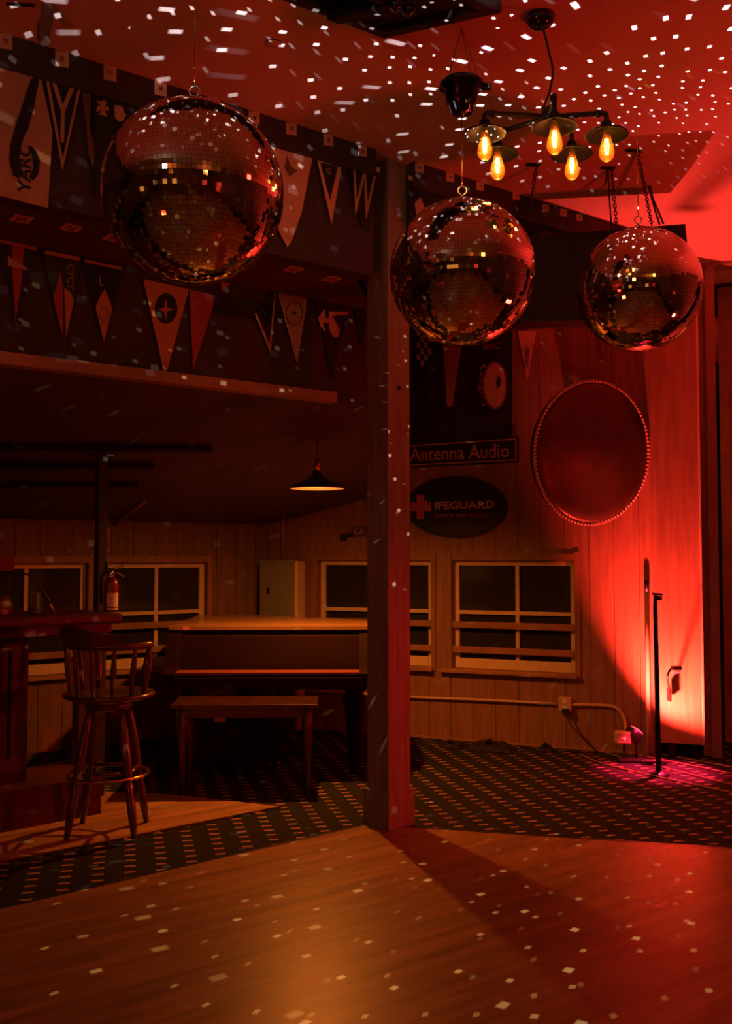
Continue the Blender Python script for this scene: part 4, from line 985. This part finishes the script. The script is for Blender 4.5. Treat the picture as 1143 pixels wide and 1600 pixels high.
# local: +y is the way it faces, crest at -y
sz = .735
seat = MB(); prof = [(0, -.028), (.19, -.028), (.235, -.012), (.25, .004), (.24, .016), (.20, .012), (.10, .004), (0, .004)]
seat.lathe(prof, c=(0, 0, sz), seg=36); seat.build('seat', M['darkwood'], so_)
MB().lathe([(0, -.075), (.12, -.075), (.135, -.06), (.135, -.03), (0, -.03)], c=(0, 0, sz), seg=30).build('swivel_block', M['darkwood'], so_)
R45 = math.radians(37+2)
for sx in (-1, 1):
    for sy in (-1, 1):
        t0_ = Vector((sx*.085, sy*.085, sz-.07)); t1_ = Vector((sx*.178, sy*.165, 0))
        Rm = Matrix.Rotation(R45, 4, 'Z'); t0_, t1_ = Rm @ t0_, Rm @ t1_
        f_ = [0, .08, .12, .3, .5, .56, .6, .66, .7, .85, 1]; r_ = [.018, .018, .024, .027, .024, .019, .026, .019, .024, .022, .015]
        MB().tube([t0_+(t1_-t0_)*q for q in f_], r_, 12).build('leg', M['darkwood'], so_)
MB().tube([(.215*math.cos(2*PI*k/48), .215*math.sin(2*PI*k/48), .31) for k in range(48)], .0085, 8, closed=True).build('foot_ring', M['brass'], so_)
Rm = Matrix.Rotation(R45, 4, 'Z'); stx = MB()
for a_, b_ in (((-.13, -.125), (.13, -.125)), ((-.13, .125), (.13, .125)), ((-.14, -.125), (-.14, .125)), ((.14, -.125), (.14, .125))):
    stx.tube([Rm @ Vector((*a_, .33)), Rm @ Vector((*b_, .33))], .011, 8)
stx.build('stretcher', M['darkwood'], so_)
za = .28   # arm rail height above seat
arc = []
for k in range(25):
    a = math.radians(-215+k*250/24) if False else math.radians(-90-118+k*236/24); arc.append(Vector((.25*math.cos(a), .235*math.sin(a), sz+za)))
arm_ = MB()
arm_.tube(arc, [.012 if k in (0, 24) else .021 for k in range(25)], 8); arm_.build('arm_rail', M['darkwood'], so_)
cr = MB(); out_ = []; inn_ = []
for k in range(15):
    a = math.radians(-90-58+k*116/14); hh = .105*(1-abs(k-7)/7*.45); 
    out_.append((Vector((.262*math.cos(a), .247*math.sin(a)-.01, 0)), hh))
for (p, h0), (q, h1) in zip(out_, out_[1:]):
    n1 = p.normalized()*-.03; n2 = q.normalized()*-.03; zb = Vector((0, 0, sz+za+.005))
    b_ = cr.bm; vs = [b_.verts.new(x) for x in (p+zb, q+zb, q+n2+zb, p+n1+zb, p*1.05+zb+Vector((0, 0, h0)), q*1.05+zb+Vector((0, 0, h1)), q*1.05+n2+zb+Vector((0, 0, h1)), p*1.05+n1+zb+Vector((0, 0, h0)))]
    for f in ((0, 1, 5, 4), (2, 3, 7, 6), (4, 5, 6, 7), (0, 3, 2, 1)): b_.faces.new([vs[i] for i in f])
bmesh.ops.remove_doubles(cr.bm, verts=cr.bm.verts[:], dist=.0005); cr.build('crest_rail', M['darkwood'], so_)
for k in range(9):
    a = math.radians(-90-112+k*224/8); b0 = Vector((.205*math.cos(a), .205*math.sin(a), sz+.005)); b1 = Vector((.247*math.cos(a), .233*math.sin(a), sz+za))
    if k in (0, 8): rr = [.012, .018, .026, .018, .012]
    else: rr = [.009, .012, .017, .012, .008]
    MB().tube([b0+(b1-b0)*q for q in (0, .2, .5, .8, 1)], rr, 10).build('spindle', M['darkwood'], so_)

# ---------------------------------------------------------------- ceiling fixtures
s0, s1, s2_ = flo(600, 60, CEIL-.05), flo(440, 0, CEIL-.05), flo(783, 20, CEIL-.05)
ua = (s1-s0).normalized(); ub = (s2_-s0).normalized(); LA = 1.5; LB = (s2_-s0).length
for v in (ua, ub): v.z = 0
ho = Vector((s0.x, s0.y, CEIL-.05))
hp = thing('ceiling_hatch', 'large dark recessed ceiling hatch panel over the dance floor', 'hatch', ho)
def qd(a0, a1, b0, b1, z0, z1, m_, name, par=hp):
    return MB().prism([ua*a0+ub*b0+Vector((0, 0, z0)), ua*a1+ub*b0+Vector((0, 0, z0)), ua*a1+ub*b1+Vector((0, 0, z0)), ua*a0+ub*b1+Vector((0, 0, z0))], (0, 0, z1-z0)).build(name, m_, par)
qd(0, LA, 0, LB, .03, .049, M['darkwall'], 'panel')
for a in ((0, LA, 0, .05), (0, LA, LB-.05, LB), (0, .05, .05, LB-.05), (LA-.05, LA, .05, LB-.05)): qd(*a, 0, .03, M['darkwall'], 'frame_board')
qd(.28, .34, .05, LB-.05, -.04, .03, M['blackfelt'], 'cross_beam'); qd(.34, LA-.1, LB*.55, LB*.65, -.03, .03, M['blackfelt'], 'cross_beam')
for i, (x, y) in enumerate(((618, 8), (638, 16))):
    p = flo(x, y, CEIL-.1); t_ = thing('track_lamp', ['black track lamp on the ceiling hatch, left one', 'black track lamp on the ceiling hatch, right one'][i], 'spotlight', p, group='track lamps on the hatch')
    MB().lathe([(0, -.02), (.02, -.02), (.026, 0), (.026, .05), (0, .06)], seg=14, M=Matrix.Rotation(.5, 4, 'Y')).build('can', M['gloss'], t_); MB().tube([(0, 0, .04), (0, 0, .085)], .006, 6).build('stem', M['black'], t_)
p = flo(427, 67, CEIL); t_ = thing('ceiling_disc', 'small flat round ceiling disc above the left mirror ball', 'sprinkler', p)
MB().lathe([(0, -.008), (.03, -.008), (.036, 0), (0, 0)], seg=24).build('disc', M['ceiling'], t_); MB().tube([(.034*math.cos(2*PI*k/20), .034*math.sin(2*PI*k/20), -.003) for k in range(20)], .0025, 5, closed=True).build('rim', M['black'], t_)
p = flo(74, 6, CEIL); t_ = thing('hanging_tube', 'crumpled reddish tube hanging from the ceiling at the upper left', 'tube', p)
q = atd(70, 68, p.y)-p
MB().tube([Vector((0, 0, -.01)), q*.4, q*.8+Vector((-.01, 0, 0)), q], [.022, .026, .024, .02], 10).build('tube_body', M['dull'], t_)
MB().tube([Vector((-.16, -.02, -.012)), Vector((-.05, 0, -.008))], .006, 6).build('ceiling_bracket', M['black'], t_)
MB().box(q*.72+Vector((-.02, -.01, 0)), (.015, .015, .07)).build('clip', M['black'], t_)
# dark rails and a strip on the low sloped ceiling
rn = 0
for (x0, y0, x1, y1) in ((-60, 690, 330, 695), (-60, 722, 240, 722), (-60, 752, 215, 752)):
    def onslope(px, py):
        r = ray(px, py); lo, hi = .5, 12
        for _ in range(50):
            mid = (lo+hi)/2; pnt = EYE+r*mid
            if pnt.z < slope_z(pnt): lo = mid
            else: hi = mid
        return EYE+r*lo
    a, b = onslope(x0, y0), onslope(x1, y1); rn += 1
    lab = ['upper dark rail under the low sloped ceiling', 'middle dark rail under the low sloped ceiling', 'lower dark rail under the low sloped ceiling'][rn-1]
    tag(MB().tube([Vector((0, 0, -.03)), b-a+Vector((0, 0, -.03))], .022, 8).build('ceiling_rail', M['blackfelt'], loc=a), lab, 'rail', 'rails under the sloped ceiling')
a, b = onslope(178, 814), onslope(228, 777)
tag(MB().tube([Vector((0, 0, -.03)), b-a+Vector((0, 0, -.03))], .014, 4).build('wooden_batten', M['rail'], loc=a), 'short slanting brown batten on the low ceiling above the extinguisher sign', 'batten')

def glow_window(i, x, y, rz, wd, hg, m):  # glowing panes added behind the camera to sparkle in the mirror tiles
    r = bpy.data.objects.new('window_%d' % i, None); C.objects.link(r); r.location = (x, y, 1.0); r.rotation_euler = (0, 0, rz); r['kind'] = 'structure'
    MB().box((0, 0, hg/2), (wd, .02, hg)).build('pane', m, r)
    f = MB()
    for k in (-1, 0, 1): f.box((k*wd/2, -.02, hg/2), (.05, .05, hg+.05))
    for k in (0, .5, 1): f.box((0, -.02, hg*k), (wd, .05, .05))
    f.build('window_frame', M['rail'], r)
M['glowpane'] = mat('added_glow_amber', (1, .5, .2), .3, emit=(1, .36, .07), es=.55)
M['glowred'] = mat('added_glow_red', (1, .1, .05), .3, emit=(1, .05, .03), es=.5)
glow_window(6, -4.6, -5.36, PI, 1.3, 1.0, M['glowpane']); glow_window(7, -2.2, -5.36, PI, 1.1, 1.0, M['glowpane']); glow_window(8, .6, -5.36, PI, 1.0, .9, M['glowpane'])
glow_window(9, 2.9, -5.36, PI, 1.2, .9, M['glowred']); glow_window(10, 4.56, -2.4, -PI/2, 1.4, .9, M['glowred']); glow_window(11, -7.26, -1.5, PI/2, 1.2, 1.0, M['glowpane'])
# warm lamps elsewhere in the hall, seen only in the mirror tiles
glabs = ['amber globe lamp nearest the bar side behind the viewer', 'amber globe lamp in the rear left corner of the hall', 'amber globe lamp left of centre on the rear wall', 'red globe lamp right of centre before the rear wall', 'red globe lamp in the rear right corner of the hall', 'red globe lamp on the right side beside the viewer', 'amber globe lamp far out at the left side wall', 'red globe lamp farthest forward at the right side wall']
for i, (x, y, z, red) in enumerate(((-4.2, -2, 2.0, 0), (-3.6, -4.6, 1.9, 0), (-1.2, -5, 2.0, 0), (1.4, -5, 2.0, 1), (3.6, -4.2, 2.1, 1), (4.0, -.5, 1.9, 1), (-6.2, 2.0, 2.0, 0), (4.1, 2.4, 2.0, 1))):
    t_ = thing('globe_lamp', glabs[i], 'lamp', (x, y, z), group='globe lamps behind the viewer')
    MB().lathe([(.07*math.sin(PI*k/12), -.07*math.cos(PI*k/12)) for k in range(13)], seg=16).build('globe', M['reddot'] if red else M['amberlens'], t_)
    MB().tube([(0, 0, .07), (0, 0, CEIL-z)], .004, 6).build('cord', M['rubber'], t_)
